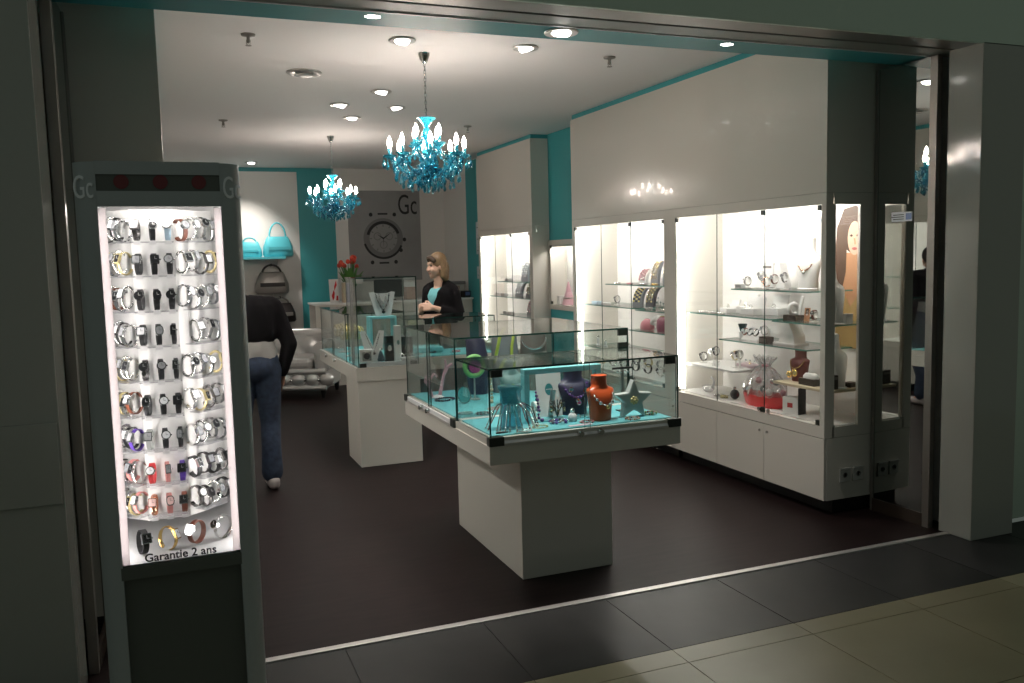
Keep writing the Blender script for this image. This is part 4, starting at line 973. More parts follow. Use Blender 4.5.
for k, (x, y, lab) in enumerate(((1.43, 7.05, 'silver bracelet in the left wing nearest the tall box'), (1.47, 7.95, 'silver bracelet at the far end of the left wing'), (1.95, 7.05, 'silver bracelet on the turquoise mat of the right wing, leftmost'), (2.10, 7.15, 'silver bracelet in the middle of the right wing'), (2.3, 7.1, 'pink-stoned bracelet at the right of the right wing'))):
    bracelet(lab, (x, y, ZB), .3 * k, .04, .008, ('silver', 'steel', 'silver', 'gunmetal', 'pink')[k])
t = thing('jewelry_tray', 'pale turquoise padded jewelry tray in the right wing', 'tray', (2.05, 7.25, ZB)); MB().box(-.16, .16, -.09, .09, 0, .05, .012).build('pad', 'frame_turq', t)
b = MB()
for k in range(9): b.torus((-.13 + .032 * k, -.03 + .03 * (k % 2), .055), .012, .003, 'y', 12, 5)
b.build('rings', 'silver', t, kind='stuff')

# ------------------------------------------------------------------ cash desk
org = (2.79, 11.3, 0); DY = 11.05
t = thing('cash_desk', 'long white cash desk across the back of the shop under the grey poster', 'desk', org)
MB(org).box(1.75, 3.83, DY, DY + .03, 0, 1.024).build('front_panel', 'lacquer', t); MB(org).box(1.735, 3.845, DY - .015, DY + .52, 1.025, 1.047, .002).build('worktop', 'white', t)
MB(org).box(1.75, 1.78, DY + .031, DY + .50, 0, 1.024).build('end_panel', 'lacquer', t); MB(org).box(3.80, 3.83, DY + .031, DY + .50, 0, 1.024).build('end_panel', 'lacquer', t)
ZD = 1.048
t = thing('tulip_vase', 'glass vase of red tulips on the cash desk', 'vase', (2.27, DY + .3, ZD)); MB().lathe([(.05, 0), (.055, .01), (.048, .10), (.065, .19), (.06, .19), (.044, .10), (.05, .012), (.002, .010)], 18).build('vase', 'vase', t)
for k in range(13):
    a = k * 2.4; r_ = .04 + .17 * ((k * 5) % 8) / 8; hz = .50 - .42 * r_ + .03 * (k % 3)
    p = [(0, 0, .06), (.4 * r_ * math.cos(a), .4 * r_ * math.sin(a), .26), (r_ * math.cos(a), r_ * math.sin(a), hz)]
    st = MB().tube(p, .004, 5).build('stem', 'green', t)
    MB().lathe([(.004, 0), (.024, .012), (.029, .032), (.021, .056), (.010, .062)], 10, p[-1]).build('tulip_head', 'tulip', st)
for k in range(20):
    a = k * 1.37 + .4; r_ = .09 + .07 * (k % 3)
    p = [Vector((0, 0, .10)), Vector((.5 * r_ * math.cos(a), .5 * r_ * math.sin(a), .29)), Vector((1.1 * r_ * math.cos(a), 1.1 * r_ * math.sin(a), .44 - .05 * (k % 3)))]
    sd = Vector((-math.sin(a), math.cos(a), 0)); b = MB(); vs = []
    for q, w_ in zip(p, (.024, .052, .006)): vs += [q + sd * w_, q - sd * w_, q + Vector((0, 0, .002))]
    b.add(vs, [[0, 2, 5, 3], [2, 1, 4, 5], [3, 5, 8, 6], [5, 4, 7, 8]], True); b.build('leaf', 'leaf', t)
card('white sign with red strokes at the left end of the cash desk', (2.02, DY + .12, ZD), .2, .13, .30, 'card', -.08, (['red', 'posterlight'], [([(-.2, .1), (.1, .3), (-.05, .55), (-.3, .3)], 0), ([(.0, .5), (.3, .75), (.25, .95), (.02, .7)], 0), ([(.1, .1), (.35, .1), (.35, .3), (.1, .3)], 0)]), 'desk_sign', 'sign')
for k, (x, m_, h_, lab) in enumerate(((2.135, 'cream', .255, 'cream-spined book stood on the cash desk beside the red-stroked sign'), (2.18, 'bluebook', .245, 'blue book stood on the cash desk, second from the red-stroked sign'), (2.225, 'posterlight', .25, 'grey book stood on the cash desk, third from the red-stroked sign'))):
    t = thing('book', lab, 'book', (x, DY + .09, ZD), 0, 'books on the cash desk'); MB().box(-.02, .02, -.07, .07, 0, h_, .001).build('cover', m_, t); MB().box(-.016, .016, -.0685, .071, .002, h_ + .001).build('pages', 'card', t)
t = thing('computer_monitor', 'dark monitor seen from behind on the cash desk', 'monitor', (2.76, DY + .25, ZD)); MB().box(-.20, .20, -.015, .02, .04, .27, .006).build('screen', 'black', t); MB().box(-.08, .08, -.06, .08, 0, .01, .003).build('foot', 'black', t); MB().box(-.03, .03, -.005, .02, .01, .06).build('stem', 'black', t)
giftbox('orange-red carton on the cash desk right of the monitor', (3.03, DY + .2, ZD), .1, .14, .12, .23, C('carton', (.36, .12, .06), .6), 'card', 'carton')
giftbox('beige carton on the right end of the cash desk', (3.62, DY + .12, ZD), 0, .12, .12, .16, C('beigebox', (.36, .28, .22), .6), None, 'carton')
t = thing('card_terminal', 'small dark payment terminal on the right end of the cash desk', 'terminal', (3.76, DY + .07, ZD), .2); MB().box(-.05, .05, -.06, .05, 0, .09, .008).build('body', 'black', t); MB().box(-.035, .035, -.062, -.0595, .03, .075).build('screen', 'bluebook', t)
t = thing('receipt_printer', 'grey printer with a dark cover at the right end of the cash desk', 'printer', (3.66, DY + .36, ZD)); MB().box(-.16, .16, -.09, .09, 0, .17, .006).build('body', 'socket', t); MB().box(-.17, .17, -.10, .10, .171, .215, .004).build('cover', 'postermid', t)

# ------------------------------------------------------------------ back wall: poster, shelf, bags, notices
def fl(t, name, polys, m, y):
    b = MB()
    for p in polys: b.prism(p, y - .0008, y, 'xz')
    return b.build(name, m, t)
def ringpoly(b, cx, cz, r0, r1, y, n=48, a0=0, a1=2 * PI):
    vs = []; fs = []
    for i in range(n + 1):
        a = a0 + (a1 - a0) * i / n
        vs += [(cx + r0 * math.cos(a), y, cz + r0 * math.sin(a)), (cx + r1 * math.cos(a), y, cz + r1 * math.sin(a))]
    for i in range(n): fs.append([2 * i, 2 * i + 1, 2 * i + 3, 2 * i + 2])
    b.add(vs, fs)
t = thing('wall_poster', 'large grey poster with a chronograph watch and two dark letters on the back wall', 'poster', (2.965, YB - .002, 1.28))
MB().box(-.52, .52, -.014, 0, 0, 1.27, .002).build('board', 'poster', t)
WX, WZ, Y0 = -.03, .60, -.0155
b = MB(); ringpoly(b, WX, WZ, .235, .285, Y0); ringpoly(b, WX, WZ, .0, .235, Y0); b.build('watch_body', 'postermid', t)
b = MB(); ringpoly(b, WX, WZ, .205, .245, Y0 - .001, 40, .3, 2.9); ringpoly(b, WX, WZ, .262, .292, Y0 - .001, 40, 3.4, 5.9); b.build('bezel', 'posterdark', t)
b = MB(); ringpoly(b, WX, WZ, .0, .20, Y0 - .001); b.build('watch_dial', 'poster', t)
b = MB()
for cx_, cz_ in ((-.085, .03), (.085, .03), (0, -.09)): ringpoly(b, WX + cx_, WZ + cz_, .045, .055, Y0 - .002, 24)
for k in range(12):
    a = k * PI / 6; ca, sa = math.cos(a), math.sin(a)
    b.prism([(WX + .165 * ca - .008 * sa, WZ + .165 * sa + .008 * ca), (WX + .165 * ca + .008 * sa, WZ + .165 * sa - .008 * ca), (WX + .195 * ca + .008 * sa, WZ + .195 * sa - .008 * ca), (WX + .195 * ca - .008 * sa, WZ + .195 * sa + .008 * ca)], Y0 - .0025, Y0 - .0018, 'xz')
b.build('dial_marks', 'postermid', t, kind='stuff')
b = MB()
for a, L, w_ in ((2.55, .11, .012), (.62, .15, .010), (-1.57, .13, .004)):
    ca, sa = math.cos(a), math.sin(a); b.prism([(WX - w_ * sa, WZ + w_ * ca), (WX + w_ * sa, WZ - w_ * ca), (WX + L * ca, WZ + L * sa)], Y0 - .0035, Y0 - .0028, 'xz')
b.build('watch_hands', 'posterdark', t)
b = MB()
for x, z in ((-.17, .335), (.17, .335), (-.17, -.335), (.17, -.335), (.305, -.02), (.25, -.17)): b.prism(ell(WX + x, WZ + z, .026, .028, 16), Y0 - .001, Y0, 'xz')
for z in (.345, -.345): b.prism([(WX - .07, WZ + z - .012), (WX + .07, WZ + z - .012), (WX + .07, WZ + z + .012), (WX - .07, WZ + z + .012)], Y0 - .001, Y0, 'xz')
b.build('lugs', 'posterdark', t)
tm = text_mesh('Gc', .40, .0006)
for v in tm.vertices: v.co.x *= .62
tm.materials.append(M['posterdark']); link('letters', tm, t, (.335, -.016, .94), (PI / 2, 0, 0))
for k, (y, z, h_) in enumerate(((10.75, 1.62, .42), (10.75, 1.30, .16))):
    t = thing('wall_notice', ('white paper notice taped on the turquoise strip at the right back', 'small turquoise-headed paper notice under the white one at the right back')[k], 'notice', (3.848, y, z))
    MB().box(-.002, 0, -.12, .12, 0, h_).build('sheet', 'notice', t)
    b = MB()
    for i in range(int(h_ / .05) - 1): b.box(-.003, -.002, -.09, .09 - .04 * (i % 3), .04 + .05 * i, .052 + .05 * i)
    b.build('print', ('postermid', 'turq')[k], t)
ZH = 1.655
t = thing('wall_shelf', 'white shelf with turquoise bags on the white back panel', 'shelf', (1.18, YB - .031, ZH)); MB().box(-.35, .35, -.30, 0, -.03, 0, .002).build('board', 'bagturq', t)
for x in (-.25, .25): MB().tube([(x, -.004, -.14), (x, -.03, -.13), (x, -.24, -.032)], .008, 6).build('bracket', 'alu', t)
def bag(label, loc, rot, s, body, trim_m, handle, group=None, hang=0):
    t = thing('handbag', label, 'handbag', loc, rot, group)
    R = []
    for z, x, y_ in ((0, .15, .05), (.02, .165, .06), (.10, .16, .055), (.18, .13, .035), (.215, .11, .015)):
        R.append([(s * x * abs(math.cos(a)) ** .7 * math.copysign(1, math.cos(a)), s * y_ * abs(math.sin(a)) ** .7 * math.copysign(1, math.sin(a)), s * z) for a in [2 * PI * i / 24 for i in range(24)]])
    MB().loft(R).build('body', body, t)
    MB().tube([(s * .09 * math.cos(a), 0, s * (.20 + handle * math.sin(a))) for a in [PI * i / 12 for i in range(13)]], s * .010, 8).build('handle', trim_m, t)
    b = MB(); b.box(-s * .12, s * .12, -s * .063, -s * .052, s * .07, s * .11, .003); b.build('buckle_band', trim_m, t)
    return t
bag('bright turquoise curved handbag on the back wall shelf, the taller one', (1.455, YB - .17, ZH), .2, 1.25, 'bagturq', 'bagturq', .16)
bag('bright turquoise handbag on the back wall shelf, the lower one beside the stand', (1.09, YB - .17, ZH), -.2, .95, 'bagturq', 'bagturq', .07)
def hook(x, z, lab):
    t = thing('wall_hook', lab, 'hook', (x, YB - .031, z)); MB().tube([(0, 0, 0), (0, -.10, 0), (0, -.11, .02)], .006, 6).build('rod', 'chrome', t)
    MB().tube([(0, 0, 0), (0, -.006, 0)], .02, 12).build('rose', 'chrome', t)
hook(1.36, 1.545, 'chrome hook holding the black and silver handbag below the shelf'); hook(1.46, 1.10, 'chrome hook holding the dark handbags low on the white panel')
bag('black and silver patterned handbag hanging below the shelf', (1.36, YB - .12, 1.162), 0, 1.35, 'bagsilver', 'bagblack', .085)
bag('dark handbag with pale stripes hanging low on the white panel', (1.46, YB - .12, .772), .1, 1.2, 'bagblack', 'bagsilver', .075)
# ------------------------------------------------------------------ silver sofa
t = thing('tufted_sofa', 'silver tufted leather armchair sofa on the shop floor by the back', 'sofa', (1.50, 10.55, 0), -.42)
b = MB(); b.box(-.62, .36, -.36, .36, .10, .33, .03); b.build('base', 'sofa', t)
for z in (.315, .125):
    MB().tube([(-.62, -.362, z), (.36, -.362, z)], .034, 12).build('front_roll', 'sofa', t)
for k in range(6): MB().sph((-.545 + k * .165, -.385, .22), (.020, .014, .020), 12, 7).build('button', 'chrome', t)
for k in range(7): MB().sph((-.627 + k * .165, -.35, .22), (.088, .060, .078), 18, 10).build('front_tuft', 'sofa', t)
b = MB(); b.box(-.42, .20, -.38, .22, .33, .47, .05); b.build('seat_cushion', 'sofa', t)
for sx, x in ((-1, -.55), (1, .30)):
    b = MB(); b.box(x - .09, x + .09, -.34, .34, .30, .56, .05); b.tube([(x, -.35, .57), (x, .30, .57)], .085, 14); b.build('arm', 'sofa', t)
# deeply buttoned back
b = MB(); nx, nz = 27, 15; vs = []; fs = []
for j in range(nz):
    for i in range(nx):
        x = -.60 + .95 * i / (nx - 1); z = .40 + .30 * j / (nz - 1)
        u = (x + .60) / .158; v = (z - .42) / .133
        d = .062 * (abs(math.sin(PI * (u + v) / 2 * 1.0)) * abs(math.sin(PI * (u - v) / 2)))
        vs.append((x, .20 - d + .10 * (z - .42), z))
for j in range(nz - 1):
    for i in range(nx - 1): a = j * nx + i; fs.append([a, a + 1, a + nx + 1, a + nx])
b.add(vs, fs, True); b.box(-.62, .37, .24, .38, .30, .68, .04); b.tube([(-.62, .27, .71), (.37, .27, .71)], .060, 12); b.build('backrest', 'sofa', t)
for j in range(4):
    for i in range(6):
        x = -.60 + .158 * (i + (.5 if j % 2 else 0)); z = .42 + .133 * j / 1.0
        if z < .70 and x < .33: MB().sph((x + .079 * 0, .205 + .10 * (z - .42), z + .0), (.012, .010, .012), 8, 5).build('button', 'chrome', t)
for x in (-.56, .31):
    for y_ in (-.32, .32): MB().lathe([(.018, 0), (.026, .04), (.034, .09), (.036, .105)], 12, (x, y_, 0)).build('leg', 'black', t)

# ------------------------------------------------------------------ people
def hand(parts, w, d, side, curl=.35, up=None):
    """palm, four unequal bent fingers and a thumb from wrist w along direction d"""
    d = Vector(d).normalized(); s_ = Vector(side).normalized(); n = d.cross(s_)
    w = Vector(w); palm = w + d * .085
    for k in range(4):
        o = s_ * (.030 - .020 * k)
        parts.append(('c', w + o * .55, .014, palm + o, .0125))
        L = (.072, .080, .075, .058)[k]
        a = palm + o; m_ = a + d * L * .55 + n * L * .12 * curl; e = m_ + (d * (1 - curl * .5) + n * curl).normalized() * L * .5
        parts.append(('c', a, .0095, m_, .0085)); parts.append(('c', m_, .0085, e, .007))
    a = w + d * .022 + s_ * .030; m_ = a + (d * .7 + s_ * .7).normalized() * .045; e = m_ + (d + s_ * .15 + n * .2).normalized() * .032
    parts.append(('c', w + d * .01 + s_ * .015, .014, a, .013)); parts.append(('c', a, .0115, m_, .0105)); parts.append(('c', m_, .0105, e, .008))
def head_parts(H, f, s):
    """head centred on H looking along f, with s pointing to the figure's left"""
    H = Vector(H); f = Vector(f).normalized(); s = Vector(s).normalized(); u = s.cross(f) * -1
    if u.z < 0: u = -u
    P = lambda a, b, c: tuple(H + f * a + s * b + u * c)
    out = [('e', P(-.012, 0, .030), (.077, .077, .088)), ('e', P(.012, 0, -.015), (.066, .064, .085)), ('c', P(.045, 0, -.060), .034, P(.058, 0, -.085), .024),
           ('c', P(.078, 0, .018), .009, P(.098, 0, -.020), .013), ('e', P(.094, .012, -.024), (.010, .010, .009)), ('e', P(.094, -.012, -.024), (.010, .010, .009)),
           ('e', P(.060, .034, -.025), (.026, .026, .026)), ('e', P(.060, -.034, -.025), (.026, .026, .026)), ('c', P(.070, .04, .040), .012, P(.072, .012, .036), .012), ('c', P(.070, -.04, .040), .012, P(.072, -.012, .036), .012),
           ('c', P(.074, .018, -.056), .008, P(.078, -.018, -.056), .008)]
    for q in (1, -1): out.append(('e', P(-.006, .076 * q, -.008), (.016, .012, .030)))
    return out, P
# customer seen from behind at the left, dark top and jeans
W1 = thing('person', 'person in black top and blue jeans standing behind the watch stand, seen from behind', 'person', (.545, 6.22, 0), .12)
skin = []; jeans = []; top = []; hemp = []
for sx in (-1, 1):
    hip = (sx * .085, 0, .84); kn = (sx * .10, .025, .46); an = (sx * (.085 if sx > 0 else .12), -.03 + .03 * (sx < 0), .085)
    skin += [('c', hip, .075, kn, .05), ('c', kn, .05, an, .036), ('c', an, .036, (an[0] + .01 * sx, an[1] + .12, .035), .028)]
    jeans += [('c', hip, .105, kn, .070), ('c', kn, .070, (an[0], an[1], .30), .068), ('c', (an[0], an[1], .30), .068, (an[0], an[1] + .005, .12), .076)]
skin += [('e', (0, 0, .90), (.14, .10, .12)), ('c', (0, .0, .92), .10, (0, .03, 1.22), .11), ('c', (-.03, .035, 1.26), .055, (-.12, .085, 1.37), .046)]
jeans += [('e', (0, -.012, .87), (.168, .128, .115)), ('c', (-.07, 0, .90), .105, (.07, 0, .90), .105)]
hemp += [('e', (0, .0, .99), (.158, .118, .13)), ('c', (-.055, 0, .94), .11, (.055, 0, .94), .11), ('c', (0, .0, 1.0), .125, (0, .02, 1.12), .125)]
top += [('c', (-.05, .005, 1.11), .125, (-.07, .03, 1.24), .115), ('c', (.05, .005, 1.11), .125, (.07, .03, 1.24), .115), ('c', (-.14, .04, 1.28), .070, (.14, .04, 1.28), .070), ('c', (-.02, .03, 1.24), .10, (-.05, .05, 1.31), .066), ('c', (0, -.01, 1.10), .125, (0, .0, 1.24), .125)]
armR = [(.165, .03, 1.27), (.245, -.035, 1.01), (.20, .035, .80)]; armL = [(-.165, .03, 1.27), (-.23, .03, 1.02), (-.19, .20, .88)]
for A in (armR, armL):
    skin += [('c', A[0], .045, A[1], .038), ('c', A[1], .038, A[2], .026)]
    e = Vector(A[1]).lerp(Vector(A[2]), .93)
    top += [('c', A[0], .064, A[1], .056), ('c', A[1], .056, tuple(e), .042)]
hand(skin, armR[2], (-.05, .06, -.2), (-.6, .5, 0), .5); hand(skin, armL[2], (.02, .1, -.14), (.6, .3, 0), .5)
hp, P1 = head_parts((-.15, .13, 1.44), (-.45, 1, -.35), (-1, -.45, 0)); skin += hp
blob_obj('body', skin, 'skin', W1, .0075, 3)
blob_obj('jeans', jeans, 'denim', W1, .011, 5); blob_obj('shirt_hem', hemp, 'shirtgrey', W1, .011, 5); blob_obj('black_top', top, 'blackcloth', W1, .011, 5)
hr = [('e', P1(-.030, 0, .040), (.094, .094, .098)), ('c', P1(-.06, 0, .0), .075, P1(-.075, 0, -.11), .060), ('c', P1(-.06, .03, -.08), .05, P1(-.075, .03, -.16), .03), ('c', P1(-.06, -.03, -.08), .05, P1(-.075, -.03, -.16), .03)]
blob_obj('hair', hr, 'hair_dark', W1, .010, 4)
for q in (1, -1): MB().sph(P1(.066, .030 * q, .018), .011, 8, 6).build('eye', 'eye', W1)
MB().sph(P1(.080, 0, -.056), (.010, .020, .007), 8, 5).build('mouth', 'lips', W1)
for sx in (-1, 1):
    an = (sx * (.085 if sx > 0 else .12), -.03 + .03 * (sx < 0), .0)
    blob_obj('shoe', [('c', (an[0], an[1] - .03, .042), .042, (an[0] + .012 * sx, an[1] + .13, .036), .038), ('e', (an[0], an[1] - .03, .06), (.042, .046, .04))], 'shoewhite', W1, .009, 3)
# sales assistant between the rear showcase and the desk
W2 = thing('person', 'smiling person with blond bob and black cardigan over turquoise top, behind the rear showcase', 'person', (2.45, 8.0, 0), -1.05)
W2.scale = (.92, .92, 1.0)
skin = []; card_ = []; topt = []; trou = []
for sx in (-1, 1):
    hip = (sx * .085, 0, .86); kn = (sx * .095, -.01, .47); an = (sx * .10, .02, .085)
    skin += [('c', hip, .075, kn, .05), ('c', kn, .05, an, .036), ('c', an, .036, (an[0], an[1] - .12, .034), .028)]
    trou += [('c', hip, .105, kn, .072), ('c', kn, .072, (an[0], an[1], .08), .070)]
trou += [('e', (0, 0, .92), (.165, .125, .12))]
skin += [('e', (0, 0, .93), (.14, .10, .12)), ('c', (0, 0, .95), .10, (0, .0, 1.22), .11), ('c', (0, .0, 1.28), .06, (0, -.03, 1.43), .048)]
topt += [('c', (-.03, -.012, .98), .110, (-.035, -.028, 1.20), .104), ('c', (.03, -.012, .98), .110, (.035, -.028, 1.20), .104), ('c', (-.04, -.03, 1.22), .09, (.04, -.03, 1.22), .09)]
card_ += [('c', (-.075, -.0, .95), .120, (-.105, -.004, 1.22), .108), ('c', (.075, -.0, .95), .120, (.105, -.004, 1.22), .108), ('c', (0, .05, .95), .10, (0, .045, 1.25), .095), ('c', (-.15, .012, 1.285), .066, (-.06, .03, 1.325), .056), ('c', (.15, .012, 1.285), .066, (.06, .03, 1.325), .056), ('c', (-.06, .03, 1.325), .05, (.06, .03, 1.325), .05),
          ('c', (-.085, -.075, 1.25), .042, (-.04, -.110, 1.10), .045), ('c', (.085, -.075, 1.25), .042, (.04, -.110, 1.10), .045), ('c', (-.04, -.110, 1.10), .045, (-.05, -.09, .99), .05), ('c', (.04, -.110, 1.10), .045, (.05, -.09, .99), .05)]
aR = [(-.175, .01, 1.27), (-.23, .02, 1.03), (-.10, -.20, 1.10)]; aL = [(.175, .01, 1.27), (.25, .02, 1.04), (.08, -.20, 1.12)]
for A in (aR, aL):
    skin += [('c', A[0], .044, A[1], .037), ('c', A[1], .037, A[2], .026)]
    e = Vector(A[1]).lerp(Vector(A[2]), .62); card_ += [('c', A[0], .066, A[1], .056), ('c', A[1], .056, tuple(e), .046)]
hand(skin, aR[2], (.10, -.08, .0), (.2, .3, .8), .6); hand(skin, aL[2], (-.10, -.06, .01), (-.2, .3, .8), .6)
hp, P2 = head_parts((0, -.05, 1.50), (-.42, -1, -.10), (1, -.42, 0)); skin += hp
blob_obj('body', skin, 'skinpale', W2, .0075, 3)
blob_obj('trousers', trou, C('greytrousers', (.26, .25, .23), .8), W2, .011, 4); blob_obj('turquoise_top', topt, 'shirtturq', W2, .011, 4); blob_obj('black_cardigan', card_, 'blackcloth', W2, .010, 4)
hr = [('e', P2(-.030, 0, .048), (.096, .096, .094)), ('c', P2(-.055, .065, .02), .045, P2(-.04, .075, -.09), .034), ('c', P2(-.055, -.065, .02), .045, P2(-.04, -.075, -.09), .034), ('c', P2(-.085, 0, .0), .06, P2(-.085, 0, -.10), .05), ('c', P2(-.075, .05, -.02), .05, P2(-.07, .05, -.11), .04), ('c', P2(-.075, -.05, -.02), .05, P2(-.07, -.05, -.11), .04)]
blob_obj('hair', hr, 'hair_blond', W2, .009, 3)
blob_obj('fringe', [('c', P2(.040, .062, .060), .024, P2(.060, .02, .092), .026), ('c', P2(.060, .02, .092), .026, P2(.055, -.035, .088), .026), ('c', P2(.055, -.035, .088), .026, P2(.028, -.074, .04), .020)], C('hair_brown', (.055, .032, .018), .6), W2, .008, 3)
for q in (1, -1):
    MB().sph(P2(.0655, .030 * q, .018), .011, 8, 6).build('eye', 'eye', W2)
    MB().tube([P2(.078, .014 * q, .040), P2(.077, .030 * q, .045), P2(.068, .046 * q, .038)], .003, 5).build('eyebrow', 'hair_dark', W2)
MB().tube([P2(.070, .026, -.050), P2(.083, .010, -.058), P2(.083, -.010, -.058), P2(.070, -.026, -.050)], .0045, 6).build('mouth', 'lips', W2)

# ------------------------------------------------------------------ goods inside the wall cabinets (facing the shop, -x)
FX = -PI / 2
E_ = .0008
def stand_watch(x, y, z, rot, h, cm, dm, sm_, kind, shape, where, group, col='white', w=.015, s=1.25):
    n = NAME[sm_]
    cuff_stand(f"cuff stand under the {n} watch, {where}", (x, y, z), rot, col, h, group=group + ' stands')
    q = Vector((0, .006, 0)); q.rotate(Matrix.Rotation(rot, 3, 'Z'))
    watch((x + q.x, y + q.y, z + h * .78), rot, kind, sm_, shape, cm, dm, f"{n} {'strap' if kind == 'leather' else 'bracelet'} watch, {where}", group, w, s * .86)
# --- nearest cabinet, top shelf
z = 1.322 + E_
for k, (x, y, h, sm_, kd, sh_, wh) in enumerate(((3.74, 5.00, .060, 'gunmetal', 'links', 'round', 'leftmost on the nearest top shelf'), (3.82, 4.95, .105, 'silver', 'bangle', 'round', 'on the taller stand, left of the top shelf'), (3.78, 4.87, .08, 'silver', 'links', 'square', 'third from left on the nearest top shelf'),
        (3.70, 4.74, .06, 'rose', 'bangle', 'square', 'before the white slab on the top shelf'), (3.70, 4.66, .085, 'brownstrap', 'leather', 'square', 'centre front of the nearest top shelf'), (3.72, 4.585, .10, 'gunmetal', 'chain', 'round', 'left of the tall white bust'))):
    stand_watch(x, y, z, FX + .15 * (k % 3 - 1), h, 'rose' if sm_ == 'rose' else 'steel', 'dialsilver', sm_, kd, sh_, wh, 'watches on the top shelf of the nearest cabinet')
giftbox('small grey box at the left edge of the top glass shelf', (3.675, 4.985, z), FX, .07, .04, .030, 'silverbox')
t = thing('brand_sign', 'small dark lettered sign on a white slab on the top shelf', 'sign', (3.90, 4.97, z), FX); MB().box(-.06, .06, -.01, .01, 0, .17, .002).build('slab', 'card', t); MB().box(-.045, .045, -.012, -.0102, .132, .148).build('lettering_bar', 'taupe', t)
t = thing('display_block', 'white slanted slab with jewelry left of the tall bust, top shelf', 'display block', (3.90, 4.82, z), FX); MB().prism([(-.05, 0), (.05, 0), (.05, .02), (.0, .17), (-.05, .15)], -.03, .03, 'xz').build('body', 'card', t)
bust('tall white necklace bust on the top shelf of the nearest cabinet', (3.84, 4.50, z), FX + .25, .335, 'white', 1., style='tall')
necklace('rose and silver necklace round the tall white bust', (3.84, 4.50, z), FX + .25, uline(.06, .09, -.01, -.045, .21), 'rose', .006, .012, 'silver')
for k, (y, zz) in enumerate(((4.98, 1.60), (4.55, 1.745))):
    t = thing('brand_sticker', ('small blue and grey brand sticker on the cabinet back, lower left one', 'small blue and grey brand sticker on the cabinet back, upper right one')[k], 'sticker', (4.009, y, zz), FX)
    MB().box(-.045, .045, -.001, 0, 0, .03).build('sheet', 'card', t); MB().box(-.04, .0, -.0018, -.001, .012, .026).build('blue_mark', 'bluestrap', t); MB().box(-.01, .04, -.0018, -.001, .002, .009).build('grey_mark', 'postermid', t)
# --- second shelf (left)
z = 1.135 + E_
for k, (x, y, sx, h) in enumerate(((3.80, 5.28, .11, .095), (3.86, 5.16, .12, .135), (3.80, 5.02, .15, .12), (3.87, 4.86, .14, .14))):
    t = thing('jewelry_box', f"white jewelry presenter box, {('leftmost', 'second', 'third', 'rightmost')[k]} on the left glass shelf", 'box', (x, y, z), FX + .1 * (k - 1.5), 'white presenter boxes')
    MB().box(-sx / 2, sx / 2, -.05, .05, 0, h * .35, .003).build('base', 'card', t)
    b = MB(); b.T = Matrix.Translation((0, .045, h * .35)) @ Matrix.Rotation(-.25, 4, 'X'); b.box(-sx / 2, sx / 2, -.006, .006, 0, h * .65, .002); b.build('lid', 'card', t)
    MB().torus((0, -.01, h * .35 + .012), .014, .003, 'y', 14, 6).build('ring', 'silver', t)
for k, (x, y) in enumerate(((3.68, 5.45), (3.68, 5.32), (3.67, 5.2))): bracelet(f"silver bracelet flat on the left glass shelf, {('leftmost', 'middle', 'rightmost')[k]} of three", (x, y, z), .3 * k, .035, .006, 'silver')
# --- shelf three (right, near the window)
z = 1.128 + E_
t = thing('watch_roll', 'dark brown block with a white watch roll on the right glass shelf', 'watch block', (3.72, 4.49, z), FX); MB().box(-.06, .06, -.035, .035, 0, .035, .002).build('block', 'brown', t)
b = MB(); b.torus((0, 0, .072), .034, .014, 'x', 20, 8); b.build('white_roll', 'card', t); b = MB(); b.T = Matrix.Translation((.03, .02, .036)) @ Matrix.Rotation(-.2, 4, 'X'); b.box(-.012, .012, -.004, .004, 0, .12, .002); b.build('white_tab', 'card', t)
card('small framed photo card of a person on the right glass shelf', (3.72, 4.37, z), FX, .05, .085, 'postskin', -.12, (['posthair', 'postbg'], [([(-.3, .55), (.3, .55), (.25, .95), (-.25, .95)], 0), ([(-.15, .45), (.15, .45), (.15, .8), (-.15, .8)], 1)]))
stand_watch(3.70, 4.28, z, FX + .3, .06, 'gunmetal', 'dialblack', 'brownstrap', 'leather', 'round', 'right of the photo card by the end window', 'watches near the end window')
bust('white curved necklace bust inside the end window, upper one', (3.72, 4.13, z), .15, .36, 'white', .72, style='tall')
giftbox('white box on the glass shelf inside the end window', (3.78, 4.09, z), 0, .05, .05, .06, 'card')
# --- fourth shelf
z = .965 + E_
t = thing('necklace_bust', 'white slanted necklace block with a dark wooden foot on the fourth shelf', 'display bust', (3.76, 4.58, z), FX); MB().box(-.09, .12, -.06, .06, 0, .012, .002).build('foot', 'card', t)
MB().prism([(-.05, .012), (.10, .012), (.10, .06), (.05, .145), (-.01, .14)], -.045, .045, 'xz').build('form', 'white', t)
t = thing('watch_block', 'dark wood watch block on the fourth shelf left of the slanted bust', 'watch block', (3.68, 4.71, z), FX); MB().box(-.04, .04, -.03, .03, 0, .045, .002).build('body', 'brown', t); MB().box(-.036, .036, -.0315, -.0305, .008, .036).build('inlay', 'taupe', t)
stand_watch(3.72, 4.79, z, FX - .3, .10, 'steel', 'dialsilver', 'silver', 'links', 'square', 'upright on shelf four', 'watches on the fourth shelf')
t = thing('display_cup', 'dark green faceted cup on a white pillar, fourth shelf', 'cup', (3.78, 5.10, z), FX); MB().lathe([(.028, 0), (.028, .045), (.002, .046)], 16).build('pillar', 'card', t); MB().lathe([(.016, .046), (.034, .10), (.030, .10), (.002, .06)], 8, smooth=False).build('cup', C('darkgreen', (.02, .045, .04), .3), t)
t = thing('watch_ramp', 'white sloped watch ramp with three dark watches on the fourth shelf', 'watch ramp', (3.78, 4.95, z), FX); MB().prism([(-.06, 0), (.05, 0), (.05, .075), (.03, .08)], -.09, .09, 'yz').build('ramp', 'card', t)
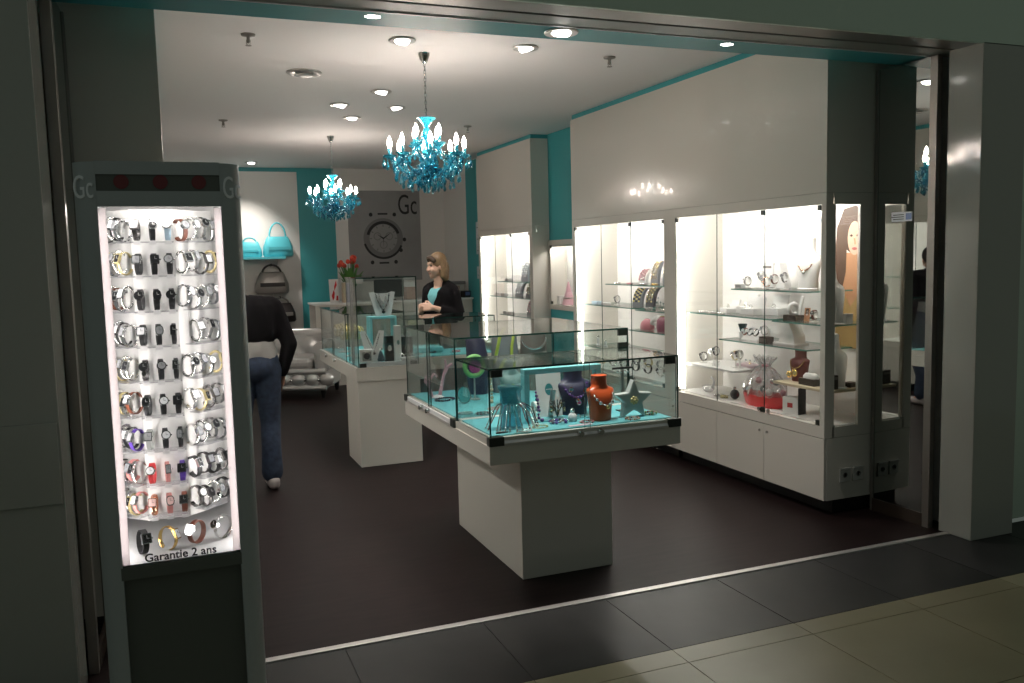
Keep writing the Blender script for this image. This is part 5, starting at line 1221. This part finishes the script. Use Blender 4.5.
for k in range(3): watch((3.735, 5.01 - .06 * k, z + .055), (0, .5, FX), 'leather', ('brownstrap', 'blackstrap', 'gunmetal')[k], 'round', 'steel', 'dialwhite', f"{('brown', 'black', 'dark grey')[k]} watch lying on the white ramp of the fourth shelf", 'watches on the white ramp', .013, .95)
# --- fifth shelf (left, white)
z = .752 + E_
for k, (y, sm_, kd, h, wh) in enumerate(((5.50, 'gunmetal', 'links', .06, 'leftmost on the low white shelf'), (5.42, 'silver', 'links', .10, 'second on the low white shelf'), (5.34, 'gunmetal', 'bangle', .13, 'third on the low white shelf'), (5.15, 'goldmix', 'links', .11, 'fourth on the low white shelf'), (5.06, 'silver', 'links', .13, 'fifth on the low white shelf'))):
    stand_watch(3.72 + .03 * (k % 2), y, z, FX + .1 * (k % 3), h, 'steel', 'dialblack', sm_, kd, ('round', 'square')[k % 2], wh, 'watches on the low white shelf', 'white', .016, 1.35)
card('white price card standing among the watches on the low white shelf', (3.66, 5.26, z), FX, .08, .045, 'card', -.3)
t = thing('jewelry_tray', 'pale pink jewelry tray at the right of the low white shelf', 'tray', (3.86, 5.12, z), FX); MB().box(-.10, .10, -.05, .05, 0, .02, .004).build('tray', 'pinkcard', t)
for k in range(3): ring(f"ring set in the pale pink tray, {('left', 'centre', 'right')[k]} one", (3.86, 5.17 - .05 * k, z + .021), FX, ('silver', 'gold', 'silver')[k], 'crystal2')
# --- sixth shelf (cream) by the window
z = .738 + E_
bust('dark red necklace bust on the cream shelf of the nearest cabinet', (3.76, 4.475, z), FX + .2, .20, 'maroon', 1., style='torso')
for k in range(2):
    t = thing('pendant', ('gold disc pendant on the dark red bust, left one', 'gold disc pendant on the dark red bust, right one')[k], 'pendant', (3.688, 4.49 - .05 * k, z + .045 + .015 * k), FX, 'gold pendants on the dark red bust')
    b = MB(); b.torus((0, 0, 0), .018, .006, 'y', 20, 7); b.build('rim', 'gold', t); b = MB(); b.prism(ell(0, 0, .013, .013), -.002, .002, 'xz'); b.build('disc', 'goldmix', t)
necklace('gold chain hanging on the dark red bust', (3.76, 4.475, z), FX + .2, uline(.05, .05, -.02, -.056, .135), 'gold', .004, None)
card('tall dark red backing card left of the dark red bust', (3.80, 4.555, z), FX, .03, .195, 'maroon', -.05)
t = thing('watch_box', 'brown watch box with a white pillow on the cream shelf', 'watch box', (3.70, 4.30, z), FX); MB().box(-.07, .07, -.04, .04, 0, .042, .003).build('box', 'brown', t); MB().loft([[(.062 * math.cos(a), .034 * math.sin(a), zz) for a in [2 * PI * i / 18 for i in range(18)]] for zz in (.0421, .055)] + [[(.045 * math.cos(a), .022 * math.sin(a), .072) for a in [2 * PI * i / 18 for i in range(18)]]]).build('pillow', 'card', t)
stand_watch(3.86, 4.36, z, FX, .10, 'gold', 'dialwhite', 'gold', 'links', 'round', 'behind the white pillow on the cream shelf', 'gold watches on the cream shelf')
bust('white curved necklace bust inside the end window, lower one', (3.76, 4.14, z), .1, .33, 'white', .72, style='tall')
t = thing('watch_block', 'dark brown block standing before the lower bust in the end window', 'watch block', (3.68, 4.10, z), 0); MB().box(-.035, .035, -.02, .02, 0, .085, .002).build('body', 'brown', t); MB().box(-.03, .03, -.0215, -.0205, .06, .075).build('lid_line', 'taupe', t)
giftbox('flat dark box at the right of the end window', (3.84, 4.12, z), .2, .06, .05, .03, 'brown')
# --- cabinet floor
z = .535 + E_
t = thing('gift_basket', 'red gift basket wrapped in clear cellophane on the cabinet floor', 'gift basket', (3.73, 4.785, z), FX)
def ov(rx, ry, zz, n=28): return [(rx * math.cos(2 * PI * i / n), ry * math.sin(2 * PI * i / n), zz) for i in range(n)]
MB().loft([ov(.17, .085, 0), ov(.18, .09, .01), ov(.20, .10, .075), ov(.195, .096, .078), ov(.175, .085, .012)]).build('basket', 'red', t)
b = MB(); n = 30; rows = []
for j in range(9):
    u = j / 8; r0 = (.195, .20, .185, .165, .13, .085, .035, .07, .11)[j]; zz = (.07, .10, .14, .18, .215, .245, .27, .30, .33)[j]
    rows.append([((r0 + .013 * math.sin(i * 5.1 + j * 1.7)) * math.cos(2 * PI * i / n), (.5 * r0 + .01 * math.sin(i * 3.7 + j)) * math.sin(2 * PI * i / n), zz + .01 * math.sin(i * 2.9 + j)) for i in range(n)])
b.loft(rows, False, False); b.build('cellophane', 'cello', t)
MB().tube([(-.03, 0, .27), (0, -.02, .272), (.03, 0, .27), (0, .02, .268), (-.03, 0, .27)], .007, 6).build('ribbon', 'pink', t)
for k in range(9):
    q = MB().sph((-.13 + .035 * k, -.03 + .03 * (k % 3), .10 + .035 * ((k * 2) % 4)), (.026, .022, .024), 10, 7); q.build('wrapped_ornament', ('silver', 'white', 'black', 'pink', 'silver')[k % 5], t)
t = thing('glass_ornament', 'clear glass swan-shaped ornament on the cabinet floor at the left', 'ornament', (3.74, 5.46, z), FX); b = MB(); b.loft([ov(.03, .02, 0), ov(.06, .035, .02), ov(.065, .035, .04), ov(.03, .02, .055)]); b.build('body', 'cello', t)
MB().tube([(.05, 0, .035), (.075, 0, .07), (.07, 0, .10), (.045, 0, .115), (.03, 0, .10)], [.012, .010, .009, .008, .004], 8).build('neck', 'frost', t)
t = thing('perfume_flacon', 'dark round flacon with silver bits left of the red basket', 'flacon', (3.70, 5.08, z), FX); MB().sph((0, 0, .036), (.036, .03, .036), 14, 10).build('bottle', 'black', t); MB().lathe([(.010, .070), (.013, .078), (.010, .09), (.002, .092)], 12).build('stopper', 'silver', t)
for k, y in enumerate((5.24, 5.17)): bracelet(f"silver trinket bracelet on the cabinet floor, {('farther from', 'closer to')[k]} the dark flacon", (3.68, y, z), .4 * k, .032, .009, ('silver', 'goldmix')[k])
t = thing('jewelry_box', 'white upright box with a black edge right of the red basket', 'box', (3.70, 4.46, z), FX + .2); MB().box(-.06, .06, -.035, .035, 0, .105, .002).build('body', 'card', t); MB().box(.061, .068, -.035, .035, 0, .17, .001).build('black_edge', 'black', t); MB().box(-.02, .02, -.037, -.0352, .04, .07).build('mark', 'redstrap', t)

# --- second cabinet
z = 1.32 + E_
def arch(label, loc, rot, h, w_, m='greycloth', beads_=('silver', 'goldmix'), group=None):
    """arched jewelry display: curved padded tongue standing on edge with strings of jewelry"""
    t = thing('arched_display', label, 'jewelry display', loc, rot, group)
    n = 12; side = [(.06 - .12 * (i / n) ** 1.6 * 0 + .09 * math.sin(PI * .5 * i / n) * 0 - .075 * math.cos(PI * .5 * i / n), h * math.sin(PI * .5 * i / n)) for i in range(n + 1)]
    R = [[(-w_ / 2, y_ + .06, zz), (w_ / 2, y_ + .06, zz), (w_ / 2, y_ + .085, zz), (-w_ / 2, y_ + .085, zz)] for y_, zz in side]
    b = MB(); b.loft(R, True, False); b.build('tongue', m, t)
    b = MB()
    for k in range(3):
        for i in range(2, n - 1):
            y_, zz = side[i]; b.m = (i + k) % 2; b.sph((-w_ * .3 + w_ * .3 * k, y_ + .052, zz), .0085, 7, 5)
    b.build('jewelry_strings', list(beads_), t, kind='stuff')
    return t
arch('tall grey arched jewelry display on the top shelf of the second cabinet', (3.80, 6.20, z), FX, .245, .13, group='grey arched displays')
arch('grey arched jewelry display, second on the top shelf of the second cabinet', (3.80, 6.40, z), FX, .19, .11, 'greycloth', ('gold', 'silver'), 'grey arched displays')
arch('short pale arched display with pink jewelry on the top shelf of the second cabinet', (3.80, 6.60, z), FX, .125, .12, 'card', ('pink', 'silver'), 'grey arched displays')
bust('pale grey necklace bust at the right end of the top shelf, second cabinet', (3.84, 6.03, z), FX, .22, C('palegrey', (.5, .5, .49), .5), .8)
for k, y in enumerate((6.74, 6.52, 6.30, 6.12)): bracelet(f"small bracelet at the front of the second cabinet's top shelf, {('first', 'second', 'third', 'fourth')[k]} from the left", (3.68, y, z), .4 * k, .028, .006, ('silver', 'pink', 'silver', 'gold')[k])
z = 1.125 + E_
arch('grey and yellow striped arched display on the left shelf of the second cabinet', (3.78, 6.66, z), FX, .15, .15, 'greycloth', ('yellow', 'black'))
arch('dark arched display beside the yellow striped one, second cabinet', (3.80, 6.48, z), FX, .16, .13, C('darkgrey', (.09, .09, .10), .6), ('goldmix', 'silver'))
giftbox('small pale blue box at the left of the second cabinet shelf', (3.70, 7.17, z), FX, .12, .05, .025, 'bluestrap')
giftbox('flat white box next to the pale blue box, second cabinet', (3.70, 6.99, z), FX, .10, .05, .02, 'card')
stand_watch(3.72, 6.83, z, FX, .07, 'steel', 'dialblack', 'blackstrap', 'leather', 'round', 'left of the yellow striped display', 'watches in the second cabinet')
z = 1.115 + E_
t = thing('tiara', 'clear crystal tiara on the right shelf of the second cabinet', 'tiara', (3.76, 6.12, z), FX); b = MB(); b.tube([(.07 * math.cos(a), .05 * math.sin(a), .006) for a in [PI + PI * i / 14 for i in range(15)]], .005, 6)
for i in range(1, 14, 2): a = PI + PI * i / 14; b.tube([(.07 * math.cos(a), .05 * math.sin(a), .006), (.066 * math.cos(a), .047 * math.sin(a), .05 + .045 * (i == 7) + .01 * (i in (5, 9)))], [.005, .002], 6)
b.build('band', 'silver', t); b = MB()
for i in range(1, 14, 2): a = PI + PI * i / 14; b.sph((.066 * math.cos(a), .047 * math.sin(a), .055 + .045 * (i == 7) + .01 * (i in (5, 9))), .006, 7, 5)
b.build('stones', 'crystal2', t, kind='stuff')
for k, y in enumerate((6.28, 6.0)): bracelet(f"crystal bracelet {('left', 'right')[k]} of the tiara", (3.72, y, z), .2, .03, .008, 'silver')
z = .942 + E_
t = thing('beauty_bag', 'maroon checked pouch on the right shelf of the second cabinet', 'pouch', (3.74, 6.08, z), FX); MB().loft([ov(.075, .045, 0), ov(.085, .05, .03), ov(.08, .045, .09), ov(.06, .012, .118)]).build('body', C('maroonpink', (.26, .07, .12), .5), t); MB().tube([(-.055, 0, .118), (0, -.01, .124), (.055, 0, .118)], .005, 6).build('zip', 'gold', t)
t = thing('beauty_bag', 'pink striped pouch left of the maroon one, second cabinet', 'pouch', (3.74, 6.34, z), FX); MB().loft([ov(.08, .045, 0), ov(.09, .05, .02), ov(.075, .04, .06), ov(.03, .012, .09)]).build('body', 'pink', t); MB().tube([(-.028, 0, .09), (.028, 0, .092)], .004, 6).build('zip', 'silver', t)
t = thing('soft_pompon', 'white fluffy roll in front of the pink and maroon pouches', 'pompon', (3.80, 6.19, z), FX); b = MB()
for k in range(26): b.sph((.075 * math.cos(k * 2.4) * ((k % 5) / 5 + .2), -.05 + .02 * math.sin(k * 2.4), .08 + .02 * math.sin(k * 1.3)), .024, 8, 6)
b.box(-.01, .01, -.058, -.042, 0, .08); b.build('fluff', 'card', t)
z = .74 + E_
for k, (y, h) in enumerate(((7.20, .10), (7.05, .06), (6.80, .05), (6.62, .07))):
    t = thing('crystal_figurine', f"small crystal figurine on the low shelf of the second cabinet, {('leftmost', 'second', 'third', 'rightmost')[k]}", 'figurine', (3.72, y, z), FX + k); MB().lathe([(.02, 0), (.022, .006), (.008, .012), (.014, h * .5), (.010, h * .7)], 10, smooth=False).build('body', 'frost', t); MB().sph((0, 0, h * .82), h * .14, 8, 6).build('head', 'silver', t)
# sloped white watch board at the bottom of the second cabinet
t = thing('watch_board', 'long white sloped watch board on the floor of the second cabinet', 'watch board', (3.72, 6.54, .535 + E_), FX)
MB().prism([(-.10, 0), (.08, 0), (.08, .11), (.06, .115), (-.10, .025)], -.74, .74, 'yz').build('board', 'card', t)
sl = math.atan2(.09, .16)
for k in range(14):
    r_ = k % 2; y = 7.20 - .1 * k; m_ = ('blackstrap', 'silver', 'gunmetal', 'blackstrap', 'gunmetal', 'silver', 'goldmix')[(k * 3) % 7]; lt = 'strap' in m_
    watch((3.66 + .065 * r_, y, .632 + .038 * r_), (0, 0, FX), 'leather' if lt else 'links', m_, ('round', 'square', 'tonneau')[k % 3], 'steel', ('dialblack', 'dialsilver', 'dialwhite')[(k * 2) % 3], f"{NAME[m_]} watch on the sloped board of the second cabinet, {('first', 'second', 'third', 'fourth', 'fifth', 'sixth', 'seventh', 'eighth', 'ninth', 'tenth', 'eleventh', 'twelfth', 'thirteenth', 'last')[k]} from the left", 'watches on the sloped board', .022, 1.35)
# --- far cabinet and niche
for k, (y, z, h, w_, m_, bd, lab) in enumerate(((9.30, 1.29, .22, .20, 'greycloth', ('silver', 'card'), 'tall grey arched display on the top shelf of the far cabinet'), (9.05, 1.29, .26, .16, 'greycloth', ('silver', 'steel'), 'tallest grey arched display at the right of the far cabinet top shelf'), (9.50, 1.11, .16, .20, 'greycloth', ('silver', 'steel'), 'grey arched display, left one on the far cabinet middle shelf'), (9.18, 1.11, .163, .18, 'darkgrey', ('silver', 'goldmix'), 'dark grey arched display, right one on the far cabinet middle shelf'), (9.15, .90, .185, .20, 'greycloth', ('silver', 'pink'), 'grey arched display on the low shelf of the far cabinet'))):
    arch(lab, (3.82, y, z + E_), FX, h, w_, m_, bd, 'grey displays in the far cabinet')
for k, (y, z) in enumerate(((9.70, 1.11), (9.90, 1.11), (9.55, 1.29), (9.50, .90), (9.65, .90))): giftbox(f"small white box in the far cabinet, {('middle shelf, right one', 'middle shelf, left one', 'top shelf', 'low shelf, right one', 'low shelf, left one')[k]}", (3.77, y, z + E_), FX, .10, .05, .035, 'card')
t = thing('necklace_bust', 'pink and white pointed jewelry cone on the niche floor', 'jewelry display', (3.95, 8.30, NZ0 + E_), FX); MB().lathe([(.07, 0), (.06, .05), (.03, .14), (.008, .24)], 16).build('cone', C('pinkpale', (.62, .36, .42), .35), t); MB().torus((0, 0, .07), .058, .006, 'z', 20, 6).build('bracelet', 'silver', t)
giftbox('white box beside the pink cone in the niche', (3.93, 8.43, NZ0 + E_), FX, .06, .08, .09, 'card')
